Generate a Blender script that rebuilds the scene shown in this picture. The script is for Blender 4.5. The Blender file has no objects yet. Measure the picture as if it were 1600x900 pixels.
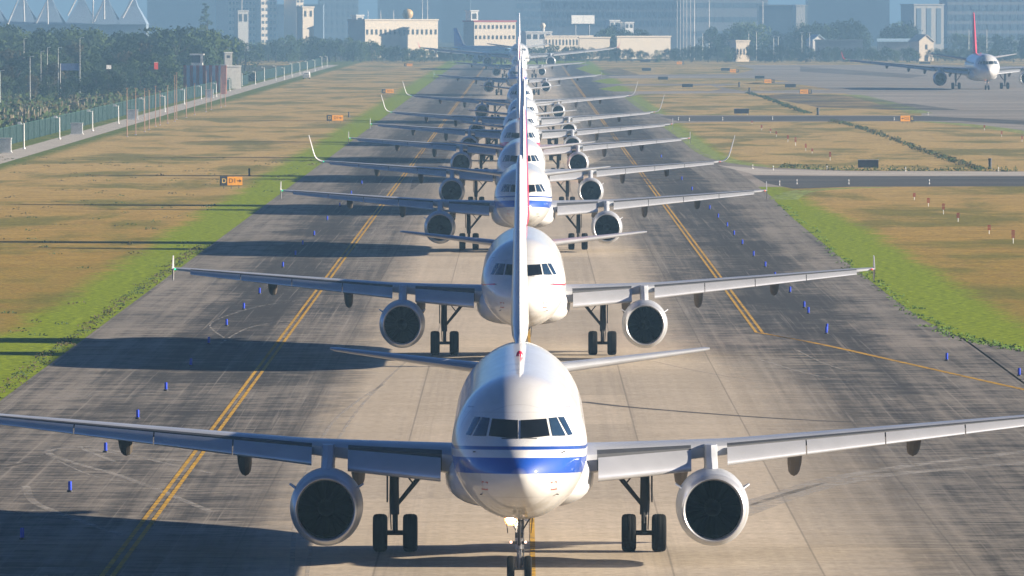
import bpy, bmesh, math, random
from mathutils import Vector, Matrix
from mathutils.bvhtree import BVHTree
from mathutils.geometry import tessellate_polygon
R = math.radians
random.seed(7)
scene = bpy.context.scene
col = scene.collection

# ------------------------------------------------------------------ camera
F, H, YH, XV = 12200.0, 16.4, 22.0, 818.0          # focal length in photo pixels, eye height, horizon row, vanishing column
cam_d = bpy.data.cameras.new('camera'); cam = bpy.data.objects.new('camera', cam_d); col.objects.link(cam)
cam.location = (0, 0, H)
cam.rotation_euler = (math.pi/2 - math.atan((450-YH)/F), 0, (XV-800)/F)
cam_d.sensor_width = 36; cam_d.lens = F/1600*36; cam_d.clip_start = 1; cam_d.clip_end = 60000
scene.camera = cam
# ------------------------------------------------------------------ sky, sun, exposure
SUN_EL, SUN_AZ = R(15.0), R(2.5)                   # sun from the right, slightly in front
sdir = Vector((math.cos(SUN_EL)*math.cos(SUN_AZ), -math.cos(SUN_EL)*math.sin(SUN_AZ), math.sin(SUN_EL)))
w = bpy.data.worlds.new('World'); scene.world = w; w.use_nodes = True
wn = w.node_tree; bg = wn.nodes['Background']
sky = wn.nodes.new('ShaderNodeTexSky'); sky.sky_type = 'NISHITA'; sky.sun_disc = False
sky.sun_elevation = SUN_EL; sky.sun_rotation = R(90)+SUN_AZ
sky.air_density = 0.75; sky.dust_density = 0.1; sky.ozone_density = 6.0; sky.altitude = 7000
wn.links.new(sky.outputs[0], bg.inputs[0]); bg.inputs[1].default_value = 0.05
sl = bpy.data.lights.new('sun', 'SUN'); so = bpy.data.objects.new('sun', sl); col.objects.link(so)
sl.energy = 5.0; sl.angle = R(0.5); sl.color = (1.0, 0.87, 0.70)
so.rotation_euler = sdir.to_track_quat('Z', 'Y').to_euler(); so.location = (300, -50, 200)
vs = scene.view_settings
vs.view_transform = 'Standard'; vs.look = 'None'; vs.gamma = 1; vs.exposure = 1.65; vs.use_curve_mapping = False
cy = scene.cycles
cy.use_denoising = True; cy.max_bounces = 6; cy.volume_bounces = 1; cy.transparent_max_bounces = 12
cy.caustics_reflective = False; cy.caustics_refractive = False; cy.sample_clamp_indirect = 4

# ------------------------------------------------------------------ pixel helpers (photo pixels -> ground point)
RM = cam.rotation_euler.to_matrix()
def ray(px, py): return (RM @ Vector(((px-800)/F, (450-py)/F, -1))).normalized()
def gp(px, py, z=0.0):
    d = ray(px, py); t = (z-H)/d.z
    return Vector((d.x*t, d.y*t, z))
def at(px, py, Y):
    d = ray(px, py); t = Y/d.y
    return Vector((d.x*t, Y, H + d.z*t))

# ------------------------------------------------------------------ helpers
def tag(o, label=None, cat=None, group=None, kind=None):
    if label: o['label'] = label
    if cat: o['category'] = cat
    if group: o['group'] = group
    if kind: o['kind'] = kind
    return o
def empty(name, loc=(0,0,0), rz=0, label=None, cat=None, group=None):
    o = bpy.data.objects.new(name, None); col.objects.link(o)
    o.location = loc; o.rotation_euler = (0, 0, rz); o.empty_display_size = .1
    return tag(o, label, cat, group)
class MB:
    def __init__(s): s.v = []; s.f = []; s.m = []; s.sm = []
    def add(s, vs_, fs, m=0, smooth=False):
        b = len(s.v); s.v += [tuple(x) for x in vs_]
        for f in fs: s.f.append([b+i for i in f]); s.m.append(m); s.sm.append(smooth)
        return s
    def box(s, a, b, m=0):
        x0,y0,z0 = a; x1,y1,z1 = b
        return s.add([(x0,y0,z0),(x1,y0,z0),(x1,y1,z0),(x0,y1,z0),(x0,y0,z1),(x1,y0,z1),(x1,y1,z1),(x0,y1,z1)],
              [(0,3,2,1),(4,5,6,7),(0,1,5,4),(1,2,6,5),(2,3,7,6),(3,0,4,7)], m)
    def tube(s, pts, rad, n=10, m=0):
        pts = [Vector(p) for p in pts]
        rad = rad if isinstance(rad, (list, tuple)) else [rad]*len(pts)
        rings = []
        for i, p in enumerate(pts):
            t = (pts[min(i+1, len(pts)-1)] - pts[max(i-1, 0)]).normalized()
            u = t.cross(Vector((0,0,1)) if abs(t.z) < .9 else Vector((1,0,0))).normalized(); w_ = t.cross(u)
            rings.append([p + rad[i]*(math.cos(2*math.pi*k/n)*u + math.sin(2*math.pi*k/n)*w_) for k in range(n)])
        return s.loft(rings, m=m, smooth=True)
    def loft(s, rings, m=0, smooth=True, caps=True, mfun=None):
        n = len(rings[0]); vv = [p for r in rings for p in r]
        fs = [(i*n+k, i*n+(k+1)%n, (i+1)*n+(k+1)%n, (i+1)*n+k) for i in range(len(rings)-1) for k in range(n)]
        if mfun:
            b = len(s.v); s.v += [tuple(x) for x in vv]
            for i in range(len(rings)-1):
                for k in range(n):
                    s.f.append([b+i*n+k, b+i*n+(k+1)%n, b+(i+1)*n+(k+1)%n, b+(i+1)*n+k]); s.m.append(mfun(i, k)); s.sm.append(smooth)
        else: s.add(vv, fs, m, smooth)
        if caps:
            s.add(rings[0], [tuple(range(n))[::-1]], m); s.add(rings[-1], [tuple(range(n))], m)
        return s
    def lathe(s, prof, c, axis='Y', n=32, m=0, sz=1.0):   # prof: (along, radius)
        rings = []
        for a, r in prof:
            ring = []
            for k in range(n):
                th = 2*math.pi*k/n; u, v_ = r*math.cos(th), r*math.sin(th)*sz
                ring.append((c[0]+u, c[1]+a, c[2]+v_) if axis == 'Y' else ((c[0]+a, c[1]+u, c[2]+v_) if axis == 'X' else (c[0]+u, c[1]+v_, c[2]+a)))
            rings.append(ring)
        return s.loft(rings, m=m, smooth=True, caps=False)
    def build(s, name, mats, parent=None, recalc=True):
        me = bpy.data.meshes.new(name); me.from_pydata(s.v, [], s.f)
        for mt in (mats if isinstance(mats, (list, tuple)) else [mats]): me.materials.append(mt)
        me.polygons.foreach_set('material_index', s.m); me.polygons.foreach_set('use_smooth', s.sm)
        if recalc:
            bm = bmesh.new(); bm.from_mesh(me); bmesh.ops.remove_doubles(bm, verts=bm.verts, dist=1e-4)
            bmesh.ops.recalc_face_normals(bm, faces=bm.faces); bm.to_mesh(me); bm.free()
        if recalc and any(s.sm): me.set_sharp_from_angle(angle=R(38))
        me.update()
        o = bpy.data.objects.new(name, me); col.objects.link(o)
        if parent: o.parent = parent
        return o
def copy_tree(o, parent=None):
    c = o.copy(); col.objects.link(c)
    if parent: c.parent = parent
    for ch in list(o.children): copy_tree(ch, c)
    return c

# ------------------------------------------------------------------ materials
def mat(name): 
    m = bpy.data.materials.new(name); m.use_nodes = True
    return m, m.node_tree, m.node_tree.nodes['Principled BSDF']
class NT:                                           # small node-building helper
    def __init__(s, nt): s.nt = nt
    def n(s, t, **kw):
        x = s.nt.nodes.new(t)
        for k, v in kw.items(): setattr(x, k, v)
        return x
    def put(s, sock, v):
        if isinstance(v, (int, float)): sock.default_value = v
        elif isinstance(v, tuple): sock.default_value = v if len(v) == len(sock.default_value) else v+(1,)
        else: s.nt.links.new(v, sock)
    def math(s, op, a, b=0.0, c=0.0, clamp=False):
        x = s.n('ShaderNodeMath', operation=op); x.use_clamp = clamp
        s.put(x.inputs[0], a); s.put(x.inputs[1], b); s.put(x.inputs[2], c); return x.outputs[0]
    def step(s, v, a, b, lo=0.0, hi=1.0):
        x = s.n('ShaderNodeMapRange', interpolation_type='SMOOTHSTEP')
        s.put(x.inputs[0], v); s.put(x.inputs[1], a); s.put(x.inputs[2], b); s.put(x.inputs[3], lo); s.put(x.inputs[4], hi); return x.outputs[0]
    def mix(s, f, a, b):
        x = s.n('ShaderNodeMix', data_type='RGBA'); s.put(x.inputs[0], f); s.put(x.inputs[6], a); s.put(x.inputs[7], b); return x.outputs[2]
    def mul(s, a, b):
        x = s.n('ShaderNodeMix', data_type='RGBA', blend_type='MULTIPLY'); x.inputs[0].default_value = 1; s.put(x.inputs[6], a); s.put(x.inputs[7], b); return x.outputs[2]
    def pos(s): return s.n('ShaderNodeNewGeometry').outputs['Position']
    def obj(s): return s.n('ShaderNodeTexCoord').outputs['Object']
    def scale(s, v, sc, off=(0,0,0)):
        x = s.n('ShaderNodeMapping'); s.put(x.inputs[0], v); x.inputs[3].default_value = sc; x.inputs[1].default_value = off; return x.outputs[0]
    def noise(s, v, sc, det=4, rough=.55, dist=0):
        x = s.n('ShaderNodeTexNoise'); s.put(x.inputs['Vector'], v); x.inputs['Scale'].default_value = sc
        x.inputs['Detail'].default_value = det; x.inputs['Roughness'].default_value = rough; x.inputs['Distortion'].default_value = dist
        return x.outputs[0]
    def xyz(s, v):
        x = s.n('ShaderNodeSeparateXYZ'); s.put(x.inputs[0], v); return x.outputs
    def bump(s, h, st, dist=.1):
        x = s.n('ShaderNodeBump'); x.inputs['Strength'].default_value = st; x.inputs['Distance'].default_value = dist; s.put(x.inputs['Height'], h); return x.outputs[0]

def simple(name, c, rough=.6, metal=0, var=.12, sc=2.0, coat=0, emit=None, es=0, spec=.5):
    m, nt, b = mat(name); N = NT(nt)
    f = N.noise(N.obj(), sc, 5)
    lo = tuple(x*(1-var) for x in c); hi = tuple(min(1, x*(1+var)) for x in c)
    nt.links.new(N.mix(N.step(f, .3, .7), lo, hi), b.inputs['Base Color'])
    b.inputs['Roughness'].default_value = rough; b.inputs['Metallic'].default_value = metal
    b.inputs['Coat Weight'].default_value = coat; b.inputs['Coat Roughness'].default_value = .08; b.inputs['Specular IOR Level'].default_value = spec
    if emit: b.inputs['Emission Color'].default_value = emit+(1,); b.inputs['Emission Strength'].default_value = es
    return m
M = {}
M['white'] = simple('white_paint', (.62,.62,.62), .28, var=.05, sc=.8, coat=.3)
M['grey_wing'] = simple('wing_grey_paint', (.36,.375,.40), .30, var=.08, sc=.6, coat=.1)
M['slat'] = simple('slat_polished', (.56,.57,.59), .28, .5, .06, .9)
M['chrome'] = simple('polished_lip', (.52,.53,.55), .34, .6, .05, 1.5)
M['cowl'] = simple('cowl_paint', (.44,.46,.49), .34, .3, .07, 1.0)
M['dark'] = simple('dark_trim_and_gap_shade', (.045,.048,.055), .6)
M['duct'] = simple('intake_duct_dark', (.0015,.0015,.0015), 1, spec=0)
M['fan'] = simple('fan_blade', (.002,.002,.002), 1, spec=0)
M['spinner'] = simple('spinner_black', (.008,.008,.008), .6, spec=.1)
M['fairing'] = simple('fairing_dark', (.13,.11,.09), .6, spec=.2)
M['gear'] = simple('gear_metal', (.035,.035,.038), .6, spec=.25)
M['gear_light'] = simple('gear_white_metal', (.20,.20,.20), .4, .2)
M['tyre'] = simple('tyre_rubber', (.009,.009,.009), .9, spec=.15)
M['rim'] = simple('wheel_hub', (.06,.06,.065), .6, spec=.25)
M['glass'] = simple('cockpit_glass', (.006,.007,.009), .08, 0, .1, coat=.5)
M['sideglass'] = simple('side_cockpit_glass', (.018,.04,.075), .12, 0, .1, coat=.8)
M['red'] = simple('red_paint', (.62,.02,.06), .32, coat=.3)
M['navy'] = simple('navy_paint', (.02,.05,.16), .32, coat=.3)
M['blue'] = simple('blue_paint', (.015,.10,.50), .32, coat=.3)
M['skyblue'] = simple('pale_blue_paint', (.16,.42,.62), .32, coat=.3)
M['lamp'] = simple('lit_lamp', (1,.9,.75), .3, emit=(1,.82,.60), es=120)
M['lamp_small'] = simple('small_lit_lamp', (1,.9,.8), .3, emit=(1,.55,.40), es=.9)
M['navgreen'] = simple('green_nav_lamp', (.02,.5,.2), .3, emit=(.02,1,.4), es=.5)
M['navred'] = simple('red_nav_lamp', (.6,.02,.02), .3, emit=(1,.05,.03), es=.3)
M['redmark0'] = simple('service_plate_red', (.40,.10,.08), .5)
M['lamp_halo'] = simple('glowing_reflector', (.25,.12,.05), .6, emit=(1,.30,.07), es=.38)
M['beacon'] = simple('red_beacon', (.6,.01,.05), .3)

def livery(name, bands, belly=(.60,.60,.60), belly_z=3.3, top=(.64,.645,.65), zs=1.0, zo=0.0, mgx=17.71, nk=1.0, radome=None, win=True):
    """paint set by height on the body; bands: (z low, z high, first station, colour)"""
    m, nt, b = mat(name); N = NT(nt)
    X, Yy, Z = N.xyz(N.obj())[:3]
    st = N.math('DIVIDE', N.math('ADD', Yy, mgx), nk)                      # station from the nose
    z0 = N.math('DIVIDE', N.math('SUBTRACT', Z, zo), zs)
    z0 = N.math('ADD', z0, N.math('MULTIPLY', N.math('MINIMUM', st, 4.5), .045))   # bands drop a little aft of the nose
    c = N.mix(N.step(z0, belly_z-.01, belly_z+.01), belly, top)
    if radome:
        c = N.mix(N.step(st, radome-.01, radome+.01, .5, 0), c, (.68,.68,.67))
    for lo, hi, s0, cc in bands:
        k = N.math('MULTIPLY', N.step(z0, lo-.008, lo+.008), N.step(z0, hi-.008, hi+.008, 1, 0))
        k = N.math('MULTIPLY', k, N.step(st, s0-.1, s0+.1))
        c = N.mix(k, c, cc)
    # panel seams: rings round the body every 3.2 m after the radome joint
    fr = N.math('ABSOLUTE', N.math('SUBTRACT', N.math('FRACT', N.math('DIVIDE', N.math('ADD', st, 1.7), 2.9)), .5))
    seam = N.math('MULTIPLY', N.step(fr, .0, .006, 1, 0), .5)
    c = N.mix(seam, c, (.28,.28,.30))
    lap = N.math('MAXIMUM', N.step(N.math('ABSOLUTE', N.math('SUBTRACT', z0, 5.15)), .006, .014, 1, 0), N.step(N.math('ABSOLUTE', N.math('SUBTRACT', z0, 2.75)), .006, .014, 1, 0))
    c = N.mix(N.math('MULTIPLY', lap, .28), c, (.3,.3,.32))
    dx_ = N.math('SUBTRACT', N.math('ABSOLUTE', N.math('SUBTRACT', st, 4.35)), .43); dz_ = N.math('SUBTRACT', N.math('ABSOLUTE', N.math('SUBTRACT', z0, 4.35)), .95)
    box_ = N.math('ABSOLUTE', N.math('MAXIMUM', dx_, dz_))                      # forward door outline
    c = N.mix(N.math('MULTIPLY', N.step(box_, .012, .03, 1, 0), .6), c, (.16,.17,.2))
    if win:                                                                # cabin window row
        fx = N.math('ABSOLUTE', N.math('SUBTRACT', N.math('FRACT', N.math('DIVIDE', st, .53)), .5))
        k = N.math('MULTIPLY', N.step(fx, .20, .23, 1, 0), N.step(N.math('ABSOLUTE', N.math('SUBTRACT', z0, 4.72)), .15, .17, 1, 0))
        k = N.math('MULTIPLY', k, N.math('MULTIPLY', N.step(st, 6.5, 6.51), N.step(st, 31, 31.01, 1, 0)))
        c = N.mix(k, c, (.03,.04,.05))
    dirt = N.noise(N.scale(N.obj(), (1,.25,1)), 1.6, 5, .6)
    c = N.mul(c, N.mix(N.step(dirt, .3, .75), (.88,.87,.85), (1,1,1)))
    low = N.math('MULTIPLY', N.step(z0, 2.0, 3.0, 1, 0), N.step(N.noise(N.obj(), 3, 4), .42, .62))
    c = N.mul(c, N.mix(low, (1,1,1), (.74,.70,.62)))  # brownish blotches low on the body: dirt with painted reflections
    nt.links.new(c, b.inputs['Base Color'])
    nt.links.new(N.step(dirt, .3, .8, .55, .42), b.inputs['Roughness']); b.inputs['Coat Weight'].default_value = .6; b.inputs['Coat Roughness'].default_value = .06; b.inputs['Specular IOR Level'].default_value = .3
    nt.links.new(N.bump(N.noise(N.obj(), 1.1, 2), .05, .03), b.inputs['Normal'])
    return m
BLUE, LBLUE = (.006,.065,.38), (.006,.05,.27)
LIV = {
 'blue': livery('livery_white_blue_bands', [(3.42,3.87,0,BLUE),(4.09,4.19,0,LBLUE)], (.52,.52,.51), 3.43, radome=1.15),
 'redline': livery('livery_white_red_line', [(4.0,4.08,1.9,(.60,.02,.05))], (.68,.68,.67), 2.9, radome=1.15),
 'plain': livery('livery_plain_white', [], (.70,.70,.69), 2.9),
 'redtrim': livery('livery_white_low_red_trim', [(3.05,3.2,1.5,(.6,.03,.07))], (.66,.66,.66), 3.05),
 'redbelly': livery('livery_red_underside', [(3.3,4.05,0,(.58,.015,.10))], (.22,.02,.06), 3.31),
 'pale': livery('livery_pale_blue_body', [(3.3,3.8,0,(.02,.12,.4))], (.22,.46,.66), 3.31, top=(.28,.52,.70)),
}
# ------------------------------------------------------------------ airliner builder
def lerp(a, b, t): return a+(b-a)*t
def interp(tab, x):
    if x <= tab[0][0]: return tab[0][1:]
    for p, q in zip(tab, tab[1:]):
        if x <= q[0]:
            t = (x-p[0])/(q[0]-p[0]); return tuple(lerp(a, b, t) for a, b in zip(p[1:], q[1:]))
    return tab[-1][1:]
FUS = [(0,.02,3.36,3.33,3.35),(.06,.22,3.56,3.14,3.35),(.15,.36,3.68,3.00,3.35),(.3,.53,3.82,2.85,3.35),(.6,.78,4.02,2.65,3.36),(1.0,1.02,4.22,2.47,3.38),
 (1.4,1.22,4.38,2.33,3.42),(1.55,1.28,4.46,2.29,3.44),(1.8,1.37,4.68,2.22,3.48),(2.1,1.47,4.92,2.14,3.52),(2.4,1.56,5.12,2.07,3.58),(2.8,1.66,5.33,2.0,3.64),(3.3,1.76,5.53,1.94,3.70),
 (4,1.86,5.72,1.87,3.77),(5,1.94,5.86,1.82,3.83),(6,1.972,5.93,1.80,3.86),(7,1.975,5.94,1.80,3.86),(24,1.975,5.94,1.80,3.86),(26,1.94,5.94,1.92,3.88),(28,1.83,5.92,2.25,3.98),
 (30,1.63,5.88,2.72,4.18),(32,1.36,5.82,3.25,4.42),(34,1.02,5.72,3.80,4.70),(36,.60,5.54,4.35,4.92),(37.1,.34,5.34,4.66,4.98),(37.57,.14,5.1,4.86,4.98)]
def airfoil(tc, n=14):
    """closed loop of (x, z) in chord units: upper surface from nose to tail, then lower back to the nose"""
    def yt(x): return 5*tc*(.2969*math.sqrt(x)-.126*x-.3516*x*x+.2843*x**3-.1036*x**4)
    def cam_(x): return .018*4*x*(1-x)
    xs = [(1-math.cos(math.pi*i/n))/2 for i in range(n+1)]
    up = [(x, cam_(x)+yt(x)) for x in xs]; lo = [(x, cam_(x)-yt(x)*.9) for x in xs[1:-1]][::-1]
    return up+lo
def make_airliner(P):
    mg = P['mgx']; k = P['k']; hk = P['hk']; zo = P['zb']-1.8*hk; kn = P['kn']; kt = P['kt']; L = P['L']
    def fs(x): return x*kn if x <= 7 else (L-(37.57-x)*kt if x >= 24 else lerp(7*kn, L-(37.57-24)*kt, (x-7)/17))
    def fz(z): return zo+z*hk
    root = empty(P['name'])
    # fuselage
    st = [0,.03,.06,.1,.15,.22,.3,.45,.6,.8,1,1.2,1.4,1.48,1.55,1.7,1.8,1.95,2.1,2.4,2.8,3.3,4,5,6,7,9,12,15,18,21,24,25,26,27,28,29,30,31,32,33,34,35,36,36.6,37.1,37.57]
    rings = []
    for x in st:
        hw, zt, zb, zc = interp(FUS, x); ring = []
        for i in range(56):
            th = 2*math.pi*i/56; c_, s_ = math.cos(th), math.sin(th)
            zz = zc + (zt-zc if s_ > 0 else zc-zb)*s_
            ring.append(Vector((hw*k*c_, fs(x)-mg, fz(zz))))
        rings.append(ring)
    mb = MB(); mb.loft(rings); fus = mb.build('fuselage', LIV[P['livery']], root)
    bvh = BVHTree.FromPolygons([tuple(v.co) for v in fus.data.vertices], [tuple(p.vertices) for p in fus.data.polygons])
    # cockpit windows laid on the nose surface
    panes = [([(-.036,4.83),(-.77,4.86),(-.865,4.40),(-.036,4.34)], 'glass'),
             ([(-.84,4.87),(-1.06,4.88),(-1.32,4.37),(-.94,4.39)], 'sideglass'), ([(-1.10,4.88),(-1.27,4.87),(-1.52,4.38),(-1.385,4.37)], 'sideglass')]
    for q, mm in panes:
        for sg in (1, -1):
            nx, nz = 8, 5; g = []; ok = True
            for j in range(nz+1):
                for i in range(nx+1):
                    u, v = i/nx, j/nz
                    X = lerp(lerp(q[0][0], q[1][0], u), lerp(q[3][0], q[2][0], u), v)*k*sg
                    Z = fz(lerp(lerp(q[0][1], q[1][1], u), lerp(q[3][1], q[2][1], u), v))
                    h = bvh.ray_cast(Vector((X, -mg-5, Z)), Vector((0,1,0)))
                    if h[0] is None: ok = False; break
                    n_ = h[1] if h[1].y < 0 else -h[1]
                    g.append((h[0], n_))
            if not ok: continue
            mb = MB(); W = nx+1
            top = [p+n_*.014 for p, n_ in g]; bot = [p-n_*.03 for p, n_ in g]
            mb.add(top, [(j*W+i, j*W+i+1, (j+1)*W+i+1, (j+1)*W+i) for j in range(nz) for i in range(nx)], 0, True)
            edge = list(range(nx+1))+[(j)*W+nx for j in range(1, nz+1)]+[nz*W+i for i in range(nx-1, -1, -1)]+[j*W for j in range(nz-1, 0, -1)]
            n = len(edge)
            mb.add([top[e] for e in edge]+[bot[e] for e in edge], [(a, (a+1) % n, n+(a+1) % n, n+a) for a in range(n)], 1)
            mb.build('cockpit_window', [M[mm], M['dark']], root)
    # wipers
    for sg in (1, -1):
        pts = []
        for t in (0, .5, 1):
            h = bvh.ray_cast(Vector((sg*k*lerp(.10,.50,t), -mg-5, fz(lerp(4.36,4.345,t)))), Vector((0,1,0)))
            if h[0] is not None: pts.append(h[0]+Vector((0,-.035,0)))
        if len(pts) == 3: MB().tube(pts, .014, 5).build('wiper', M['dark'], root)
    # small framed service plates low on the nose
    for sg in (1, -1):
        ring = []
        for u, v in [(-.09,-.13),(.09,-.13),(.09,.13),(-.09,.13)]:
            for f_ in (1.0, .72):
                h = bvh.ray_cast(Vector((sg*k*.98+u*f_, -mg-5, fz(3.02)+v*f_)), Vector((0,1,0))); ring.append(h[0]+Vector((0,-.012,0)) if h[0] is not None else Vector((0,0,0)))
        MB().add(ring, [(2*i, (2*i+2) % 8, (2*i+3) % 8, 2*i+1) for i in range(4)]).build('service_plate', M['redmark0'], root)
    for sg in (1, -1):
        for xx, zz in ((1.25, 3.95), (1.05, 2.75)):
            h = bvh.ray_cast(Vector((sg*k*xx, -mg-5, fz(zz))), Vector((0,1,0)))
            if h[0] is not None: MB().tube([h[0], h[0]+Vector((sg*.05,-.03,0)), h[0]+Vector((sg*.06,-.16,0))], .016, 5).build('probe', M['gear'], root)
    # belly fairing
    a, b_ = P['fair']; rings = []
    for t, wx, zb, zt in [(0,.5,.25,.75),(.06,.86,.08,.9),(.16,1.06,-.03,1.0),(.35,1.13,-.07,1.06),(.65,1.12,-.07,1.04),(.85,1.0,-.02,.95),(1,.55,.2,.7)]:
        ring = []
        for i in range(32):
            th = 2*math.pi*i/32; c_, s_ = math.cos(th), math.sin(th)
            ex = math.copysign(abs(c_)**.72, c_); ez = math.copysign(abs(s_)**.72, s_)
            zc = lerp(zb, zt, .5)*1.75*hk; hz = (zt-zb)*.5*1.75*hk
            ring.append((ex*1.975*k*wx, lerp(a, b_, t)-mg, fz(1.72)+zc+ez*hz))
        rings.append(ring)
    MB().loft(rings).build('belly_fairing', M['white'], root)
    # small things on the body: beacon, antenna, pitot probes
    mb = MB(); mb.lathe([(0,.11*k),(.08,.10*k),(.15,.06*k),(.18,.005)], (0, fs(18.5)-mg, fz(5.93)), 'Z', 12); mb.build('beacon_light', M['beacon'], root)
    for xs_ in (9, 13):
        MB().loft([[(-.015,fs(xs_)-mg,fz(5.9)),(.015,fs(xs_)-mg,fz(5.9)),(.015,fs(xs_)+.35-mg,fz(5.9)),(-.015,fs(xs_)+.35-mg,fz(5.9))],
                   [(-.01,fs(xs_)+.2-mg,fz(5.9)+.33),(.01,fs(xs_)+.2-mg,fz(5.9)+.33),(.01,fs(xs_)+.38-mg,fz(5.9)+.33),(-.01,fs(xs_)+.38-mg,fz(5.9)+.33)]], smooth=False).build('antenna', M['white'], root)
    # wings
    W = P['wing']
    def sec(s): return interp(W, s)                      # s -> xLE, chord, z, tc
    def wpt(s, xc, zc, sg, dx=0, dz=0):
        x0, c, z, tc = sec(s); return Vector((sg*s, x0+xc*c-mg+dx, z+zc*c+dz))
    for sg in (-1, 1):
        mb = MB(); rings = []
        S = sorted(set([W[0][0]]+[e_ for sl_ in P['slats'] for e_ in sl_]+[r_[0] for r_ in W]+[lerp(W[0][0], W[-1][0], i/14) for i in range(15)]))
        c0 = .055 if P['slats'] else 0.0
        for s in S:
            tc = sec(s)[3]; af = [(max(x, c0 if z < .02 or x < c0 else x), z) for x, z in airfoil(tc)]
            rings.append([wpt(s, x, z, sg) for x, z in af])
        n = len(rings[0])
        wing = mb.loft(rings, mfun=(lambda i, kk: 1 if ((kk <= 2 or kk >= n-2) and any(a_-.05 <= (S[i]+S[i+1])/2 <= b_+.05 for a_, b_ in P['slats'])) else 0)).build('wing', [M['grey_wing'], M['dark']], root)  # shade of the slat gap painted dark on the leading edge behind each slat
        for s0, s1 in P['slats']:
            mb = MB(); rings = []
            for s in (s0, lerp(s0,s1,.5), s1):
                x0, c, z, tc = sec(s); cc = min(c, 4.6)
                af = airfoil(max(tc, .11), 26)
                up = [p for p in af[:27] if p[0] <= .20]; lo = [p for p in af[27:] if p[0] <= .05]
                loop = up + [(up[-1][0]-.004, up[-1][1]-.012), (.10,.018), (.055,-.012)] + lo
                a_ = R(P['slat_ang']); piv = (.10, 0); q = []
                for x, zz in loop:
                    dx, dz = (x-piv[0]), (zz-piv[1])
                    xr = dx*math.cos(a_)-dz*math.sin(a_)*-1*-1; zr = dx*math.sin(a_)+dz*math.cos(a_)
                    q.append(Vector((sg*s, x0-mg+(xr+piv[0]-.10)*cc, z+(zr+piv[1]-.058)*cc)))
                rings.append(q)
            mb.loft(rings).build('slat', M['slat'], wing)
            # slat track ribs in the cove
        for s0, s1 in P['flaps']:
            mb = MB(); rings = []
            for s in (s0, s1):
                x0, c, z, tc = sec(s); cc = c*.24; a_ = R(-16)
                q = []
                for x, zz in airfoil(.13, 8):
                    q.append(Vector((sg*s, x0+c*.965-mg+(x*math.cos(a_)+zz*math.sin(a_)*-1)*cc, z-.012*c+(x*math.sin(a_)+zz*math.cos(a_))*cc)))
                rings.append(q)
            mb.loft(rings).build('flap', M['grey_wing'], wing)
        for s, drop in P['tracks']:
            x0, c, z, tc = sec(s); hw = .215*P['ts']; rings = []
            for t, f_, d0, d1 in [(0,.15,-.06,-.10),(.2,.8,-.06,-.30),(.5,1,-.05,-.52),(.75,1,-.05,-.80),(.92,.8,-.30,-1.0),(1,.25,-.78,-.98)]:
                y = x0+c*.62-mg+t*c*.75; sc_ = drop
                zt, zb = z+d0*sc_, z+d1*sc_; h_ = hw*f_
                rings.append([Vector((sg*s+a*h_, y, lerp(zt, zb, b))) for a, b in [(-1,0),(1,0),(1,.5),(1,.82),(.6,.94),(0,1),(-.6,.94),(-1,.82),(-1,.5)]])
            MB().loft(rings, smooth=False).build('flap_track_fairing', M['fairing'], wing)
        # wing tip
        st_, (xt, ct, zt, _t) = W[-1][0], sec(W[-1][0])
        MB().lathe([(-.02,.01),(.0,.03*P['ts']),(.12,.045*P['ts']),(.3,.03*P['ts']),(.36,.01)], (sg*(st_+.02), xt-mg-.02, zt+.01), 'Y', 10).build('navigation_light', M['navgreen'] if sg < 0 else M['navred'], wing)
        if P['tip'] == 'fence':
            x0 = xt-mg; a = sg*(st_+.16)
            pr = [(.15,0),(1.05,.62),(1.62,.64),(1.75,.05),(1.60,-.55),(1.15,-.58),(.35,-.1)]
            MB().loft([[Vector((a-.02, x0+p, zt+q)) for p, q in pr], [Vector((a+.02, x0+p, zt+q)) for p, q in pr]], smooth=False).build('wingtip_fence', M['white'], wing)
            MB().loft([[wpt(st_, x, z, sg) for x, z in airfoil(.10, 8)], [Vector((a, x0+.2+x*1.35, zt+.02+z*1.3)) for x, z in airfoil(.06, 8)]]).build('wingtip_cap', M['white'], wing)
        else:
            rings = []; R_ = P['tip_r']; hh = P['tip_h']
            pts = [(0,0,0,1)]+[(R_*math.sin(R(a)), R_*(1-math.cos(R(a))), .42*a/80, 1-.34*a/80) for a in (15,30,45,60,78)]
            e = pts[-1]; pts.append((e[0]+.2*hh, hh, 1.35*hh/2.3, .30))
            for i, (dx, dz, sw, cs) in enumerate(pts):
                ang = min(80, i*16); c = ct*cs
                rings.append([Vector((sg*(st_+dx)-sg*math.sin(R(ang))*z*c, xt-mg+sw*1.4+x*c, zt+dz+math.cos(R(ang))*z*c)) for x, z in airfoil(.09, 8)])
            MB().loft(rings, m=0).build('winglet', M[P.get('tipmat', 'white')], wing)
    # engines
    E = P['eng']
    for sg in (-1, 1):
        r, Le = E['r'], E['len']; c = (sg*E['s'], E['x']-mg, E['z'])
        u = r/1.08
        mb = MB()
        mb.lathe([(.30*u,1.005*u),(.6*u,1.055*u),(1.1*u,1.08*u),(.52*Le,1.08*u),(.68*Le,1.0*u),(.78*Le,.90*u),(.78*Le,.84*u),(.6*Le,.85*u)], c, 'Y', 44, sz=1.05)
        eng = mb.build('engine', M['cowl'], root)
        MB().lathe([(.302*u,1.005*u),(.18*u,.985*u),(.08*u,.955*u),(.02*u,.92*u),(0,.885*u),(.02*u,.86*u),(.08*u,.84*u),(.2*u,.825*u),(.3*u,.822*u)], c, 'Y', 44, sz=1.05).build('intake_lip', M['chrome'], eng)
        MB().lathe([(.3*u,.822*u),(.6*u,.83*u),(.95*u,.86*u),(1.5*u,.86*u),(1.5*u,.02)], c, 'Y', 44, sz=1.05).build('intake_duct', M['duct'], eng)
        mb = MB()
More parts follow.
